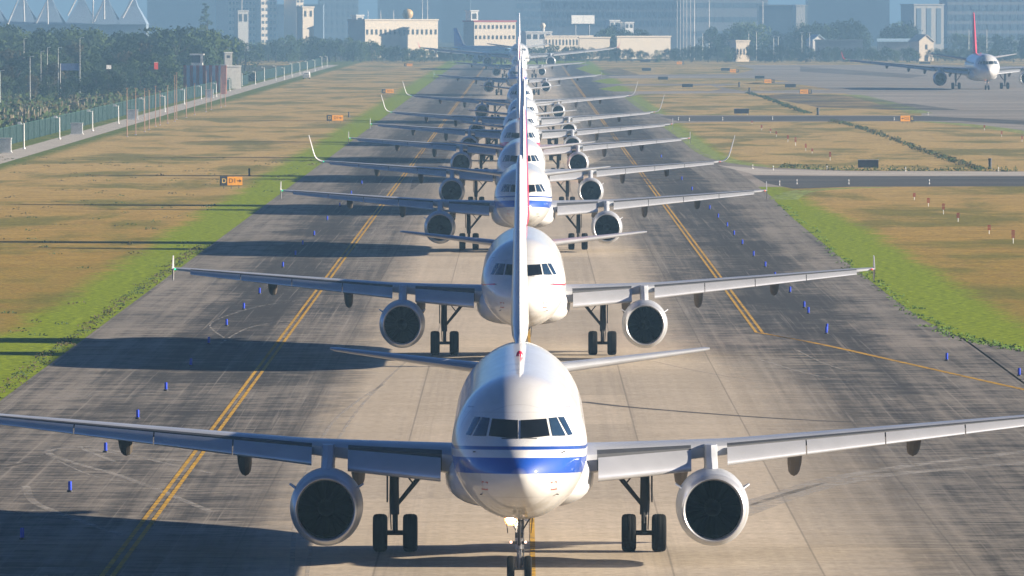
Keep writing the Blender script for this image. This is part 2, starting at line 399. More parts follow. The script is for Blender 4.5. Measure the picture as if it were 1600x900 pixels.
        for i in range(24):
            th = 2*math.pi*i/24
            def fp(rr, dth, dy): return Vector((c[0]+rr*math.cos(th+dth), c[1]+dy, c[2]+rr*math.sin(th+dth)))
            mb.add([fp(.24*u,0,.85*u), fp(.84*u,-.10,.95*u), fp(.84*u,.10,1.12*u), fp(.24*u,.2,1.10*u)], [(0,1,2,3)])
        mb.build('fan', M['fan'], eng, recalc=False)
        MB().lathe([(.50*u,.005),(.56*u,.06*u),(.68*u,.14*u),(.85*u,.22*u),(1.1*u,.27*u),(1.2*u,.27*u)], c, 'Y', 20).build('spinner', M['spinner'], eng)
        MB().lathe([(.62*Le,.80*u),(.85*Le,.62*u),(.95*Le,.50*u),(1.0*Le,.44*u),(.98*Le,.30*u),(1.12*Le,.03)], c, 'Y', 28).build('exhaust', M['gear'], eng)
        for s2 in (-1, 1):
            th = R(32) if s2 > 0 else R(148)
            o_ = Vector((math.cos(th), 0, math.sin(th))); cc = Vector(c)
            q = [cc+o_*1.02*u+Vector((0,.9*u,0)), cc+o_*1.30*u+Vector((0,1.35*u,0)), cc+o_*1.30*u+Vector((0,1.75*u,0)), cc+o_*1.02*u+Vector((0,1.9*u,0))]
            t_ = Vector((-o_.z,0,o_.x))*.02
            MB().loft([[p-t_ for p in q],[p+t_ for p in q]], smooth=False).build('strake', M['cowl'], eng)
        # pylon
        s = E['s']; x0, ch, z, tc = sec(s); hw = .21*u
        def pr(y0, y1, zz, f0): # flat lens section
            return [Vector((sg*s+dx*hw*f0, lerp(y0, y1, t), zz)) for dx, t in [(0,0),(.75,.08),(1,.25),(1,.7),(0,1),(-1,.7),(-1,.25),(-.75,.08)]]
        yb = E['x']-mg
        MB().loft([pr(yb+1.0*u, yb+Le*.95, E['z']+.85*u, 1.0), pr(yb+1.35*u, x0-mg+ch*.45, E['z']+1.12*u, .9), pr(x0-mg-.75*u, x0-mg+ch*.5, z-.02*ch, .95), pr(x0-mg-.30*u, x0-mg+ch*.4, z+.058*ch, .9)]).build('pylon', M['cowl'], root)
    # main gear
    G = P['gear']
    for sg in (-1, 1):
        X = sg*G['s']; r = G['r']; q = r/.58; zt = G['zt']
        mb = MB(); mb.tube([(X,0,r),(X,0,r+.55*q),(X,0,r+.56*q),(X+sg*.04*q,0,zt)], [.085*q,.085*q,.13*q,.15*q], 14)
        mb.tube([(X-.42*q,0,r),(X+.42*q,0,r)], .075*q, 12)
        gear = mb.build('main_gear', M['gear'], root)
        MB().tube([(X-sg*.05,.02,r+.85*q),(X-sg*.62*q,.02,r+1.55*q),(X-sg*1.05*q,.02,zt-.05)], [.06*q,.075*q,.085*q], 8).build('side_brace', M['gear'], gear)
        MB().tube([(X-sg*.55*q,.03,r+1.5*q),(X-sg*.3*q,.03,zt-.35*q),(X-sg*.02,.03,zt-.2*q)], .028*q, 6).build('lock_link', M['gear'], gear)
        MB().tube([(X,-.12*q,r+.05),(X,-.38*q,r+.32*q),(X,-.14*q,r+.62*q)], .035*q, 6).build('torque_link', M['gear'], gear)
        MB().tube([(X+sg*.12*q,-.1*q,r+.1),(X+sg*.16*q,-.12*q,r+1.0*q),(X+sg*.14*q,-.1*q,zt-.2)], .02*q, 5).build('hydraulic_hose', M['dark'], gear)
        d = MB(); d.box((X+sg*.24*q-.02, -.35*q, r+.95*q), (X+sg*.24*q+.02, .5*q, zt-.05)); 
        d.build('gear_door', M['gear'], gear)
        if G['bogie']: MB().tube([(X,-G['bogie'],r),(X,G['bogie'],r)], .11*q, 8).build('bogie_beam', M['gear'], gear)
        for yo in ([-G['bogie'], G['bogie']] if G['bogie'] else [0]):
            for so_ in (-1, 1):
                cx = X+so_*G['ws']; wd = G['w']/2
                MB().lathe([(-wd*.7,r*.48),(-wd*.96,r*.62),(-wd,r*.82),(-wd*.86,r*.94),(-wd*.5,r*.995),(-wd*.3,r*.982),(-wd*.22,r),(wd*.22,r),(wd*.3,r*.982),(wd*.5,r*.995),(wd*.86,r*.94),(wd,r*.82),(wd*.96,r*.62),(wd*.7,r*.48)], (cx,yo,r), 'X', 32).build('tyre', M['tyre'], gear)
                MB().lathe([(-wd*.7,.02),(-wd*.72,r*.2),(-wd*.45,r*.3),(-wd*.62,r*.49),(wd*.62,r*.49),(wd*.45,r*.3),(wd*.72,r*.2),(wd*.7,.02)], (cx,yo,r), 'X', 20).build('wheel_hub', M['rim'], gear)
    # nose gear
    NG = P['nose']; y = NG['x']-mg; r = NG['r']; q = r/.38; zt = NG['zt']
    mb = MB(); mb.tube([(0,y,r),(0,y,r+.55*q),(0,y+.02,r+.56*q),(0,y+.15*q,zt)], [.07*q,.07*q,.12*q,.14*q], 12)
    mb.tube([(-.3*q,y,r),(.3*q,y,r)], .045*q, 10)
    ng = mb.build('nose_gear', M['gear_light'], root)
    MB().tube([(.0,y-.08*q,r+.7*q),(.0,y-.9*q,zt)], .045*q, 8).build('drag_brace', M['gear'], ng)
    MB().tube([(0,y+.05,r+.05),(0,y+.3*q,r+.28*q),(0,y+.08,r+.55*q)], .028*q, 6).build('torque_link', M['gear'], ng)
    MB().tube([(.09*q,y-.04*q,r+.1*q),(.13*q,y-.06*q,r+.6*q),(.07*q,y,zt-.1)], .016*q, 5).build('hydraulic_hose', M['dark'], ng)
    MB().tube([(-.34*q,y+.02,zt-.05),(0,y+.06,r+.95*q),(.34*q,y+.02,zt-.05)], .03*q, 6).build('retraction_strut', M['gear'], ng)
    MB().box((-.12*q,y-.12*q,r+.9*q),(.12*q,y-.03*q,r+1.05*q)).build('steering_actuator', M['gear'], ng)
    MB().box((-.2*q,y-.06*q,r+.72*q),(.2*q,y-.02*q,r+.80*q)).build('steering_collar', M['gear'], ng)
    for sg in (-1, 1):
        MB().lathe([(-.10*q,r*.5),(-.11*q,r*.8),(-.08*q,r*.96),(0,r),(.08*q,r*.96),(.11*q,r*.8),(.10*q,r*.5)], (sg*.25*q,y,r), 'X', 28).build('tyre', M['tyre'], ng)
        MB().lathe([(-.09*q,.01),(-.09*q,r*.5),(.09*q,r*.5),(.09*q,.01)], (sg*.25*q,y,r), 'X', 20).build('wheel_hub', M['rim'], ng)
        pr = [(0,zt+.1),(0,zt-.42*q),(.15*q,zt-.55*q),(.7*q,zt-.5*q),(.75*q,zt+.1)]
        MB().loft([[Vector((sg*.40*q-sg*.10*q*(zt+.1-b)-.012, y-.1+a, b)) for a, b in pr],[Vector((sg*.40*q-sg*.10*q*(zt+.1-b)+.012, y-.1+a, b)) for a, b in pr]], smooth=False).build('gear_door', M['gear'], ng)
    lx = [(-.24*q, zt-.13*q, .12*q, 'lamp' if P['lit'] else 'chrome'), (.20*q, zt-.13*q, .06*q, 'chrome'), (-.24*q, r+.78*q, .04*q, 'lamp_small' if P['lit'] else 'chrome'), (.18*q, r+.78*q, .04*q, 'lamp_small' if P['lit'] else 'chrome')]
    for X, z, rr, mm in lx:
        MB().lathe([(0,.002),(0,rr),(.06,rr*.9),(.12,rr*.4),(.14,.002)], (X, y-.16*q, z), 'Y', 16).build('taxi_light', M[mm], ng)
        if mm == 'lamp': MB().lathe([(.02,rr),(-.01,rr*1.6),(.04,rr*1.7),(.1,rr*1.1)], (X, y-.16*q, z), 'Y', 16).build('reflector', M['lamp_halo'], ng)  # emissive ring added to paint an orange halo round the lit lamp
        MB().tube([(X*.9, y-.08*q, z),(0, y-.02*q, z-.02)], .018*q, 5).build('light_bracket', M['gear'], ng)
    # tail
    T = P['fin']; 
    def fsec(x, z, c, tc): return [Vector((zz*c*1.0, x+xx*c-mg, z)) for xx, zz in symfoil(tc)]
    MB().loft([fsec(*a) for a in T], mfun=lambda i, kk: 1 if kk in (0,1,22,23) else 0).build('tail_fin', [M[P['finmat']], M['white']], root)
    for sg in (-1, 1):
        MB().loft([[Vector((sg*s, x+xx*c-mg, z+zz*c)) for xx, zz in symfoil(tc)] for s, x, z, c, tc in P['stab']]).build('tailplane', M['grey_wing'], root)
    return root
def symfoil(tc, n=12):
    xs = [(1-math.cos(math.pi*i/n))/2 for i in range(n+1)]
    def yt(x): return 5*tc*(.2969*math.sqrt(x)-.126*x-.3516*x*x+.2843*x**3-.1036*x**4)
    return [(x, yt(x)) for x in xs]+[(x, -yt(x)) for x in xs[1:-1]][::-1]

NARROW = dict(name='airliner', mgx=17.71, k=1, hk=1, zb=1.80, kn=1, kt=1, L=37.57, livery='blue', fair=(10.6,20.6),
  wing=[(1.2,11.5,6.9,2.92,.150),(1.98,12.3,6.1,2.95,.150),(6.4,14.55,3.9,3.27,.118),(16.3,19.6,1.62,4.0,.108),(16.85,19.95,1.35,4.04,.10)],
  slats=[(2.35,5.15),(6.25,8.65),(8.69,11.1),(11.14,13.6),(13.64,16.1)], slat_ang=22, flaps=[(2.0,6.3),(6.4,12.9)],
  tracks=[(4.95,1.3),(8.45,1.25),(12.15,.95)], ts=1.0, tip='fence', tip_r=.9, tip_h=2.2,
  eng=dict(s=5.75,x=10.7,z=1.72,r=1.08,len=4.5), gear=dict(s=3.795,r=.58,w=.44,ws=.46,zt=2.75,bogie=0),
  nose=dict(x=5.07,r=.38,zt=1.95), lit=False, finmat='white',
  fin=[(27.8,5.85,8.6,.035),(29.3,6.05,7.2,.07),(30.3,6.45,6.2,.095),(30.75,7.0,5.75,.098),(34.35,11.5,2.55,.098),(34.75,11.78,2.0,.06)],
  stab=[(.6,31.6,4.86,3.6,.11),(1.3,32.1,4.92,3.2,.11),(6.05,35.1,5.42,1.35,.10),(6.22,35.3,5.44,1.0,.06)])
WIDE = dict(NARROW, name='wide_body_airliner', mgx=32.0, k=1.43, hk=1.38, zb=2.05, kn=1.5, kt=1.62, L=62.8, fair=(18,38), livery='redline',
  wing=[(1.5,21.0,12.0,3.6,.15),(2.82,21.9,10.6,3.7,.15),(9.4,26.0,7.2,4.35,.12),(28.4,37.4,2.7,6.3,.10),(29.2,38.0,2.2,6.4,.10)],
  slats=[(3.3,8.4),(10.3,14.8),(14.9,19.4),(19.5,23.9),(24.0,28.3)], slat_ang=18, flaps=[(2.9,9.2),(9.4,20.0)],
  tracks=[(6.5,1.5),(12.0,1.4),(15.5,1.3),(20.2,1.1)], ts=1.5, tip='winglet', tip_r=.7, tip_h=1.7, tipmat='red',
  eng=dict(s=9.37,x=20.2,z=2.35,r=1.50,len=6.4), gear=dict(s=5.34,r=.70,w=.52,ws=.70,zt=3.6,bogie=.95),
  nose=dict(x=6.67,r=.53,zt=2.5), lit=True, finmat='red',
  fin=[(47.5,7.4,13,.04),(49.5,7.9,10.8,.08),(51.3,9.0,9.3,.1),(57.2,16.4,4.4,.1),(57.8,16.8,3.6,.06)],
  stab=[(1.2,52.5,6.3,6.8,.11),(2.2,53.4,6.4,6.2,.11),(9.5,58.6,7.5,2.5,.1),(9.7,58.9,7.5,2.0,.06)])
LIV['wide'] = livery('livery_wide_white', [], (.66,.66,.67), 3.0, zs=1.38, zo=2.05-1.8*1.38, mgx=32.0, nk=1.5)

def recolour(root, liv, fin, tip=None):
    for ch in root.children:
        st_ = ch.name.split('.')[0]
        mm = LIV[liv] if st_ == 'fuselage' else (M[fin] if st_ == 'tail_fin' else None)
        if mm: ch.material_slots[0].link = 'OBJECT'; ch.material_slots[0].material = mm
QG = 'airliners queued nose to tail on the taxiway'
proto = make_airliner(dict(NARROW, lit=True))
shark = make_airliner(dict(NARROW, tip='winglet', wing=NARROW['wing'][:-1]+[(16.6,19.85,1.5,4.02,.10)], tipmat='white', livery='redtrim', finmat='red'))
unlit = copy_tree(proto)
for ch in unlit.children:
    if ch.name.startswith('nose_gear'):
        for c2 in ch.children:
            if c2.name.startswith(('taxi_light', 'reflector')): c2.material_slots[0].link = 'OBJECT'; c2.material_slots[0].material = M['chrome']
M['maroon'] = simple('faded_red_fin_paint', (.55,.03,.06), .4)
PL = [ # source, pixels per metre, offset X, livery, fin, label
 (proto, 51.3, -.12, 'blue', 'white', 'nearest white airliner with two blue bands round its nose and lit taxi lights'),
 (unlit, 32.5, 0.0, 'redline', 'red', 'white airliner with thin red line and red fin, second in the queue'),
 (None, 22.45, 0.0, 'blue', 'navy', 'third airliner in the queue, blue bands round its white nose'),
 (shark, 18.7, -.16, 'redtrim', 'red', 'white airliner with tall upturned winglets, just behind the third blue banded one'),
 (None, 15.75, -.4, 'redbelly', 'navy', 'airliner with a dark red underside and white crown'),
 (None, 13.95, -.25, 'plain', 'white', 'plain white airliner just behind the red bellied one, flat wingtip fences'),
 (shark, 12.4, -.1, 'plain', 'white', 'seventh airliner in the queue, white with tall upturned winglets'),
 (shark, 10.3, -.5, 'plain', 'white', 'eighth airliner in the queue, white with winglets reaching the grass'),
 (None, 7.7, -1.2, 'blue', 'red', 'small hazy airliner with blue nose, ninth in the queue'),
 (None, 6.1, -1.1, 'plain', 'white', 'tenth airliner in the queue, hazy, just ahead of the wide body')]
used = set()
for src, s, X, liv, fin, lab in PL:
    src = src or unlit
    o = src if src.name not in used else copy_tree(src); used.add(src.name)
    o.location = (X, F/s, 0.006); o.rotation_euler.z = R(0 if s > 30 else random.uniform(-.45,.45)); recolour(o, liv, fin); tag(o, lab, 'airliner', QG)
wide = make_airliner(dict(WIDE, livery='wide'))
wide.location = (712/7.12+.2, F/7.12, .006); tag(wide, 'white wide body airliner with landing light on and red fin, far right', 'airliner')
[setattr(sl_, 'material', M['maroon']) for ch in wide.children if ch.name.startswith('tail_fin') for sl_ in ch.material_slots]
w2 = copy_tree(wide); w2.location = (-1.3, F/5.25, .006); tag(w2, 'hazy wide body airliner with the widest wings, at the back of the queue', 'airliner', QG)
for ch in w2.children:
    if ch.name.startswith('nose_gear'):
        for c2 in ch.children:
            if c2.name.startswith(('taxi_light', 'reflector')): c2.material_slots[0].link = 'OBJECT'; c2.material_slots[0].material = M['chrome']
    if ch.name.startswith('tail_fin'):
        for sl_ in ch.material_slots: sl_.link = 'OBJECT'; sl_.material = M['white']
tb = copy_tree(unlit); tb.location = at(757, 98, 2590).x, 2590, .006; tb.rotation_euler.z = R(33); recolour(tb, 'pale', 'blue')
tag(tb, 'pale blue airliner with blue fin turning in behind the wide body', 'airliner')

# ------------------------------------------------------------------ ground materials
def pavement_mat():
    m, nt, b = mat('concrete_taxiway'); N = NT(nt); p = N.pos(); X, Y, Z = N.xyz(p)[:3]
    ax = N.math('ABSOLUTE', X)
    big = N.noise(p, .055, 4, .6); mid = N.noise(p, .45, 6, .68); fine = N.noise(p, 3.0, 4, .7)
    lane = N.noise(N.scale(p, (1.3,.012,1)), 1.0, 5, .7, .4)
    lane2 = N.noise(N.scale(p, (4.2,.02,1), (7,3,0)), 1.0, 4, .7, .3)
    cross = N.noise(N.scale(p, (.12,.9,1), (3,9,0)), 1.0, 5, .7)
    cross2 = N.noise(N.scale(p, (.55,1.6,1), (5,2,0)), 1.0, 6, .75)
    edge = N.step(N.math('ADD', ax, N.math('MULTIPLY', N.math('SUBTRACT', big, .5), 7.0)), 6.2, 9.6)
    exit_ = N.math('MULTIPLY', N.step(X, 0, 4), N.step(Y, 330, 400, 1, 0)); axx = N.math('SUBTRACT', ax, N.math('MULTIPLY', exit_, 1.0))
    edge = N.step(N.math('ADD', axx, N.math('MULTIPLY', N.math('SUBTRACT', mid, .5), 6.0)), 6.2, N.math('ADD', 9.4, N.math('MULTIPLY', exit_, 4.5)))
    far = N.step(Y, 420, 800)
    d = N.math('ADD', N.math('MULTIPLY', mid, .9), N.math('MULTIPLY', cross, .7))
    d = N.math('ADD', d, N.math('MULTIPLY', lane, .9)); d = N.math('ADD', d, N.math('MULTIPLY', big, .7))
    axn = N.math('ADD', ax, N.math('MULTIPLY', N.math('SUBTRACT', N.noise(N.scale(p, (.3,.05,1)), 1.0, 4, .6), .5), 6.0))
    band = N.math('MULTIPLY', N.math('MULTIPLY', N.step(axn, 10.5, 14.5), N.step(axn, 15.5, 19, 1, 0)), N.step(Y, 290, 430))
    d = N.math('SUBTRACT', d, N.math('MULTIPLY', band, .30)); d = N.math('ADD', d, N.math('MULTIPLY', N.step(axn, 16.5, 19.5), N.step(Y, 290, 430, 0, .12)))
    dark = N.step(N.math('ADD', d, N.math('MULTIPLY', N.math('SUBTRACT', cross2, .5), 1.3)), 1.30, 1.90, 1, 0)
    shoulder = N.mix(dark, (.225,.200,.168), (.031,.029,.027))
    light = N.mix(N.step(d, 1.3, 1.95), (.40,.335,.25), (.49,.415,.32))
    c = N.mix(N.math('MULTIPLY', edge, 1.0), light, shoulder)
    # pale tyre streaks on the stained shoulders
    st = N.math('MULTIPLY', N.step(lane2, .56, .70), N.math('MULTIPLY', edge, .5))
    c = N.mix(st, c, (.30,.27,.235))
    rub = N.math('MULTIPLY', N.step(N.math('ABSOLUTE', N.math('SUBTRACT', ax, 4.0)), .3, 1.6, 1, 0), N.math('MULTIPLY', N.step(lane2, .42, .62), .16))
    c = N.mix(rub, c, (.16,.14,.125))
    # slab joints
    def line(v, per, off, wd):
        f = N.math('ABSOLUTE', N.math('SUBTRACT', N.math('FRACT', N.math('ADD', N.math('DIVIDE', v, per), off)), .5))
        return N.step(N.math('MULTIPLY', f, per), wd*.4, wd, 1, 0)
    j = N.math('MAXIMUM', N.math('MULTIPLY', line(X, 4.4, .5, .045), .55), N.math('MULTIPLY', line(Y, 6.0, .5, .10), .22))
    c = N.mix(N.math('MULTIPLY', j, .7), c, (.05,.045,.04))
    slab = N.n('ShaderNodeTexWhiteNoise', noise_dimensions='2D')
    cv = N.n('ShaderNodeCombineXYZ'); N.put(cv.inputs[0], N.math('FLOOR', N.math('DIVIDE', X, 4.4))); N.put(cv.inputs[1], N.math('FLOOR', N.math('DIVIDE', Y, 24.0)))
    nt.links.new(cv.outputs[0], slab.inputs['Vector'])
    c = N.mul(c, N.mix(slab.outputs[0], (.88,.88,.88), (1.08,1.07,1.06)))
    c = N.mul(c, N.mix(N.step(fine, .3, .7), (.82,.82,.82), (1.14,1.14,1.14)))
    nt.links.new(c, b.inputs['Base Color']); b.inputs['Roughness'].default_value = .9
    b.inputs['Specular IOR Level'].default_value = .25
    return m
def grass_mat():
    m, nt, b = mat('dry_and_green_grass'); N = NT(nt); p = N.pos(); X, Y, Z = N.xyz(p)[:3]
    ax = N.math('ABSOLUTE', N.math('SUBTRACT', X, .0))
    big = N.noise(p, .03, 4, .6); mid = N.noise(p, .28, 5, .65); fine = N.noise(p, 2.2, 5, .75)
    rows = N.noise(N.scale(p, (.10,.02,1)), 1.0, 4, .6, .5)
    wob = N.math('MULTIPLY', N.math('SUBTRACT', mid, .5), 5.0)
    wob = N.math('ADD', wob, N.math('MULTIPLY', N.math('SUBTRACT', big, .5), 3.0))
    wob = N.math('ADD', wob, N.math('MULTIPLY', N.step(Y, 480, 950), N.step(X, 0, 1, 0, 3.2)))
    g = N.step(N.math('ADD', ax, wob), 25.4, 27.6, 1, 0)
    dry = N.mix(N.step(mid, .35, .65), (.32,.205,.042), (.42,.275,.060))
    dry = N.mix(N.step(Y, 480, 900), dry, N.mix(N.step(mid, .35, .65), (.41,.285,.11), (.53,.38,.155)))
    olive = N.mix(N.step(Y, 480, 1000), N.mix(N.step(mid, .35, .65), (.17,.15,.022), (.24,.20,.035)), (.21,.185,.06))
    base = N.mix(N.step(N.math('ADD', N.math('MULTIPLY', rows, .7), N.math('MULTIPLY', big, .5)), .56, .70), dry, olive)
    near = N.step(Y, 360, 620)
    base = N.mix(N.math('MULTIPLY', N.step(near, 0, 1, .45, 0), N.step(mid, .38, .55)), base, (.16,.16,.022))
    base = N.mix(N.math('MULTIPLY', N.math('MULTIPLY', N.step(X, -70, -69.5), N.step(X, -56.5, -54, 1, 0)), N.step(mid, .3, .5)), base, (.11,.15,.015))
    green = N.mix(N.step(fine, .35, .7), (.16,.225,.006), (.29,.36,.012))
    c = N.mix(g, base, green)
    bare = N.math('MULTIPLY', N.step(N.noise(p, .6, 5, .7), .64, .70), .5)
    c = N.mix(bare, c, (.085,.062,.035))
    c = N.mul(c, N.mix(N.step(fine, .3, .72), (.48,.50,.48), (1.30,1.27,1.2)))
    nt.links.new(c, b.inputs['Base Color']); b.inputs['Roughness'].default_value = 1.0
    b.inputs['Specular IOR Level'].default_value = .05
    return m
M['pave'] = pavement_mat(); M['grass'] = grass_mat()
def ground_simple(name, c1, c2, sc=.3, stretch=(1,1,1)):
    m, nt, b = mat(name); N = NT(nt); p = N.pos()
    f = N.noise(N.scale(p, stretch), sc, 6, .65); g = N.noise(p, 2.5, 4, .7)
    nt.links.new(N.mul(N.mix(N.step(f, .35, .65), c1, c2), N.mix(g, (.75,.75,.75), (1.2,1.2,1.2))), b.inputs['Base Color'])
    b.inputs['Roughness'].default_value = .95; b.inputs['Specular IOR Level'].default_value = .1
    return m
M['asphalt'] = ground_simple('dark_asphalt', (.055,.055,.058), (.11,.105,.10), .15, (.2,1,1))
M['apron'] = ground_simple('grey_apron', (.20,.175,.15), (.33,.29,.25), .03, (.35,1,1))
M['pale_road'] = ground_simple('pale_concrete_road', (.38,.34,.30), (.48,.44,.39), .2)
M['scrubsoil'] = ground_simple('weedy_soil', (.035,.045,.018), (.085,.075,.03), .08)
M['stain'] = ground_simple('rubber_stain', (.05,.047,.046), (.11,.10,.095), .2, (.3,1,1))
M['yellow'] = ground_simple('yellow_line_paint', (.26,.17,.055), (.66,.38,.04), 1.6)
M['farland'] = ground_simple('far_land', (.06,.07,.035), (.12,.11,.06), .01)
def worn(name, c, lo, hi, sc, stretch=(1,1,1), mx=.9):
    m, nt, b = mat(name); N = NT(nt)
    b.inputs['Base Color'].default_value = c+(1,); b.inputs['Roughness'].default_value = .9
    nt.links.new(N.math('MULTIPLY', N.step(N.noise(N.scale(N.pos(), stretch), sc, 5, .7), lo, hi), mx), b.inputs['Alpha'])
    return m
M['skid'] = worn('pale_skid_mark', (.40,.37,.33), .30, .70, .8, mx=.75)
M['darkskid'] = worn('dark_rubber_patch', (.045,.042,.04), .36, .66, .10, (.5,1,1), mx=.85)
M['crack'] = worn('crack_sealant', (.07,.06,.05), .25, .5, .5)

def sheet(name, pts, z, m, label=None, kind='structure'):
    pts = [Vector((p[0], p[1], z)) for p in pts]
    tris = tessellate_polygon([pts])
    me = bpy.data.meshes.new(name); me.from_pydata([tuple(p) for p in pts], [], [tuple(t) for t in tris]); me.materials.append(m)
    bm = bmesh.new(); bm.from_mesh(me); 
    for f in bm.faces:
        if f.normal.z < 0: f.normal_flip()
    bm.to_mesh(me); bm.free()
    o = bpy.data.objects.new(name, me); col.objects.link(o); o['kind'] = kind
    if label: o['label'] = label
    return o
def grid(name, x0, x1, ys, z, m):
    mb = MB()
    for a, b in zip(ys, ys[1:]): mb.add([(x0,a,z),(x1,a,z),(x1,b,z),(x0,b,z)], [(0,1,2,3)])
    o = mb.build(name, m, recalc=False); o['kind'] = 'structure'; return o
def smooth(pts, n=6):
    out = []
    for i in range(len(pts)-1):
        p0, p1, p2, p3 = pts[max(i-1,0)], pts[i], pts[i+1], pts[min(i+2, len(pts)-1)]
        for j in range(n):
            t = j/n
            out.append(tuple(.5*((2*p1[k])+(-p0[k]+p2[k])*t+(2*p0[k]-5*p1[k]+4*p2[k]-p3[k])*t*t+(-p0[k]+3*p1[k]-3*p2[k]+p3[k])*t**3) for k in (0,1)))
    out.append(tuple(pts[-1])); return out
def ribbon(name, pts, wd, z, m, n=8):
    pts = smooth(pts, n) if n > 1 else pts; mb = MB(); L_ = []; 
    for i, p in enumerate(pts):
        a = Vector(pts[max(i-1,0)]); b = Vector(pts[min(i+1,len(pts)-1)]); t = (b-a).normalized(); nn = Vector((-t.y, t.x))*wd/2
        L_.append(((p[0]-nn.x, p[1]-nn.y, z), (p[0]+nn.x, p[1]+nn.y, z)))
    for (a, b), (c, d) in zip(L_, L_[1:]): mb.add([a, b, d, c], [(0,1,2,3)])
    o = mb.build(name, m); o['kind'] = 'structure'; return o
def gx(pl): return [tuple(gp(*p)[:2]) for p in pl]

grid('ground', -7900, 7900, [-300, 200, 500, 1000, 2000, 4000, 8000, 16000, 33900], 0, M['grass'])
sheet('far_ground', [(-3000,2750),(3000,2750),(7800,33000),(-7800,33000)], .004, M['farland'])
grid('taxiway', -22.2, 22.3, [120, 220, 300, 400, 600, 900, 1400, 2550], .006, M['pave'])
sheet('apron', [(22.3,120),(130,120),(130,gp(1500,545).y),*gx([(1650,556),(1600,546),(1560,541),(1500,527),(1440,499),(1395,466),(1370,447)]),(22.3,gp(1370,447).y-6)], .006, M['pave'])
# crossing taxiways and the far apron on the right
sheet('far_apron', [(22.3, gp(1200,292).y), *gx([(1330,292),(1700,291)]), (420, gp(1300,291).y), (420,2520), (22.3,2520)], .004, M['apron'])
isl = {
 'A': [(1210,313),(1214,307),(1230,300),(1260,296),(1330,292),(1700,291),(1700,575),(1600,546),(1560,541),(1500,527),(1440,499),(1395,466),(1370,447),(1300,392),(1240,342),(1220,323)],
 'B': [(1043,197),(1056,192.5),(1120,190.5),(1440,189.5),(1520,194),(1680,216),(1680,268),(1330,267),(1200,262),(1130,251),(1098,238),(1070,216)],
 'C': [(985,152),(1000,147),(1120,145.5),(1320,146),(1380,159),(1440,177),(1440,180.5),(1040,180),(1010,170)],
 'D': [(935,139),(965,134),(1112,133.5),(1128,139),(1110,142),(960,143)],
 'E': [(1120,135),(1180,129),(1250,132),(1300,140),(1160,142)],
 'F': [(925,127),(950,122.5),(1180,122),(1235,127),(1180,131),(950,131)],
 'G': [(900,107),(930,98.5),(1130,98.5),(1180,108),(1150,116),(930,117)],
 'H': [(1230,91.5),(1700,91.5),(1700,104),(1500,102.5),(1300,97.5)]}
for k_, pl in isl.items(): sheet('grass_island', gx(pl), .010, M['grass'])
# green borders that follow the pavement edges of the islands
M['verge'] = ground_simple('fresh_green_verge', (.075,.14,.014), (.15,.24,.025), .5)
M['verge'].node_tree.nodes['Principled BSDF']
def verge(pl, wd): 
    o = ribbon('green_verge', gx(pl), wd, .014, M['vergealpha'], 5); return o
mv, nt, b = mat('ragged_green_verge'); N = NT(nt); p = N.pos()
nt.links.new(N.mul(N.mix(N.step(N.noise(p,2.2,5,.75),.35,.7), (.16,.225,.006), (.29,.36,.012)), N.mix(N.step(N.noise(p,2.2,5,.75),.3,.72), (.48,.50,.48), (1.30,1.27,1.2))), b.inputs['Base Color'])
nt.links.new(N.step(N.noise(p,.5,5,.65), .42, .52), b.inputs['Alpha']); b.inputs['Roughness'].default_value = 1; M['vergealpha'] = mv
verge([(1224,312),(1236,304),(1262,298),(1330,294),(1400,293)], 2.6)
verge([(1046,197),(1075,216),(1102,237),(1135,250),(1200,260),(1330,265),(1500,266)], 2.4)
verge([(988,152),(1014,170),(1045,178),(1200,179)], 3.2); verge([(1330,148),(1385,161),(1440,177)], 4)
verge([(1440,190),(1520,196),(1680,218)], 3.5)
# service strips
sheet('service_road', gx([(1120,258),(1200,264.5),(1330,268),(1700,269),(1700,274.5),(1330,274.5),(1180,273)]), .012, M['pale_road'])
sheet('crossing_taxiway', gx([(1175,274),(1330,275.5),(1700,275.5),(1700,291),(1330,292),(1240,295),(1195,286)]), .012, M['asphalt'])
sheet('crossing_taxiway', gx([(1030,181.5),(1450,181.5),(1700,193),(1700,201),(1500,189),(1060,189.5)]), .008, M['asphalt'])
sheet('service_road', [(-61.3,820),(-57.2,820),(-58.2,1250),(-59.0,1700),(-59.5,2520),(-63.5,2520),(-63.2,1700),(-62.3,1250)], .008, M['pale_road'])
# dark rubber patches and stains on the pavement
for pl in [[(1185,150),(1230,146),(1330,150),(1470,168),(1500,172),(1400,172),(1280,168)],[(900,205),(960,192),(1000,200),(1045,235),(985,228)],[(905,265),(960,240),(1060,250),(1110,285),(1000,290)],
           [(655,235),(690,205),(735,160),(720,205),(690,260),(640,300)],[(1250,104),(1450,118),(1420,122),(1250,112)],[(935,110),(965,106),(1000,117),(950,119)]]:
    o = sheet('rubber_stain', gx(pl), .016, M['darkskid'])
# painted lines
YL = 12.15
for sx in (-1, 1):
    for dx in (-.16, .16):
        y1 = 3000 if sx < 0 else 2450
        y0 = 160 if sx < 0 else gp(1190,520).y
        pts = [(sx*YL+dx, y0+(y1-y0)*(i/12)**2) for i in range(13)]
        if y1 > 2500: pts = [(a, min(b, 2450)) for a, b in pts]; pts = pts[:-1]
        ribbon('edge_line', pts, .15, .013, M['yellow'], 1)
for dd in (0, .85):
    pts = [(YL+(.16 if dd else -.16), gp(1190,520).y+.2-dd), (14.9,gp(1190,520).y-14.5-dd), (18.5,363.4-dd), (21.9,341-dd), (27,310-dd), (34,272-dd)]
    ribbon('edge_line', pts, .17, .013, M['yellow'], 5)
ribbon('centre_line', [(.28, y) for y in (130,200,300,500,900,1500,2450)], .15, .013, M['yellow'], 1)
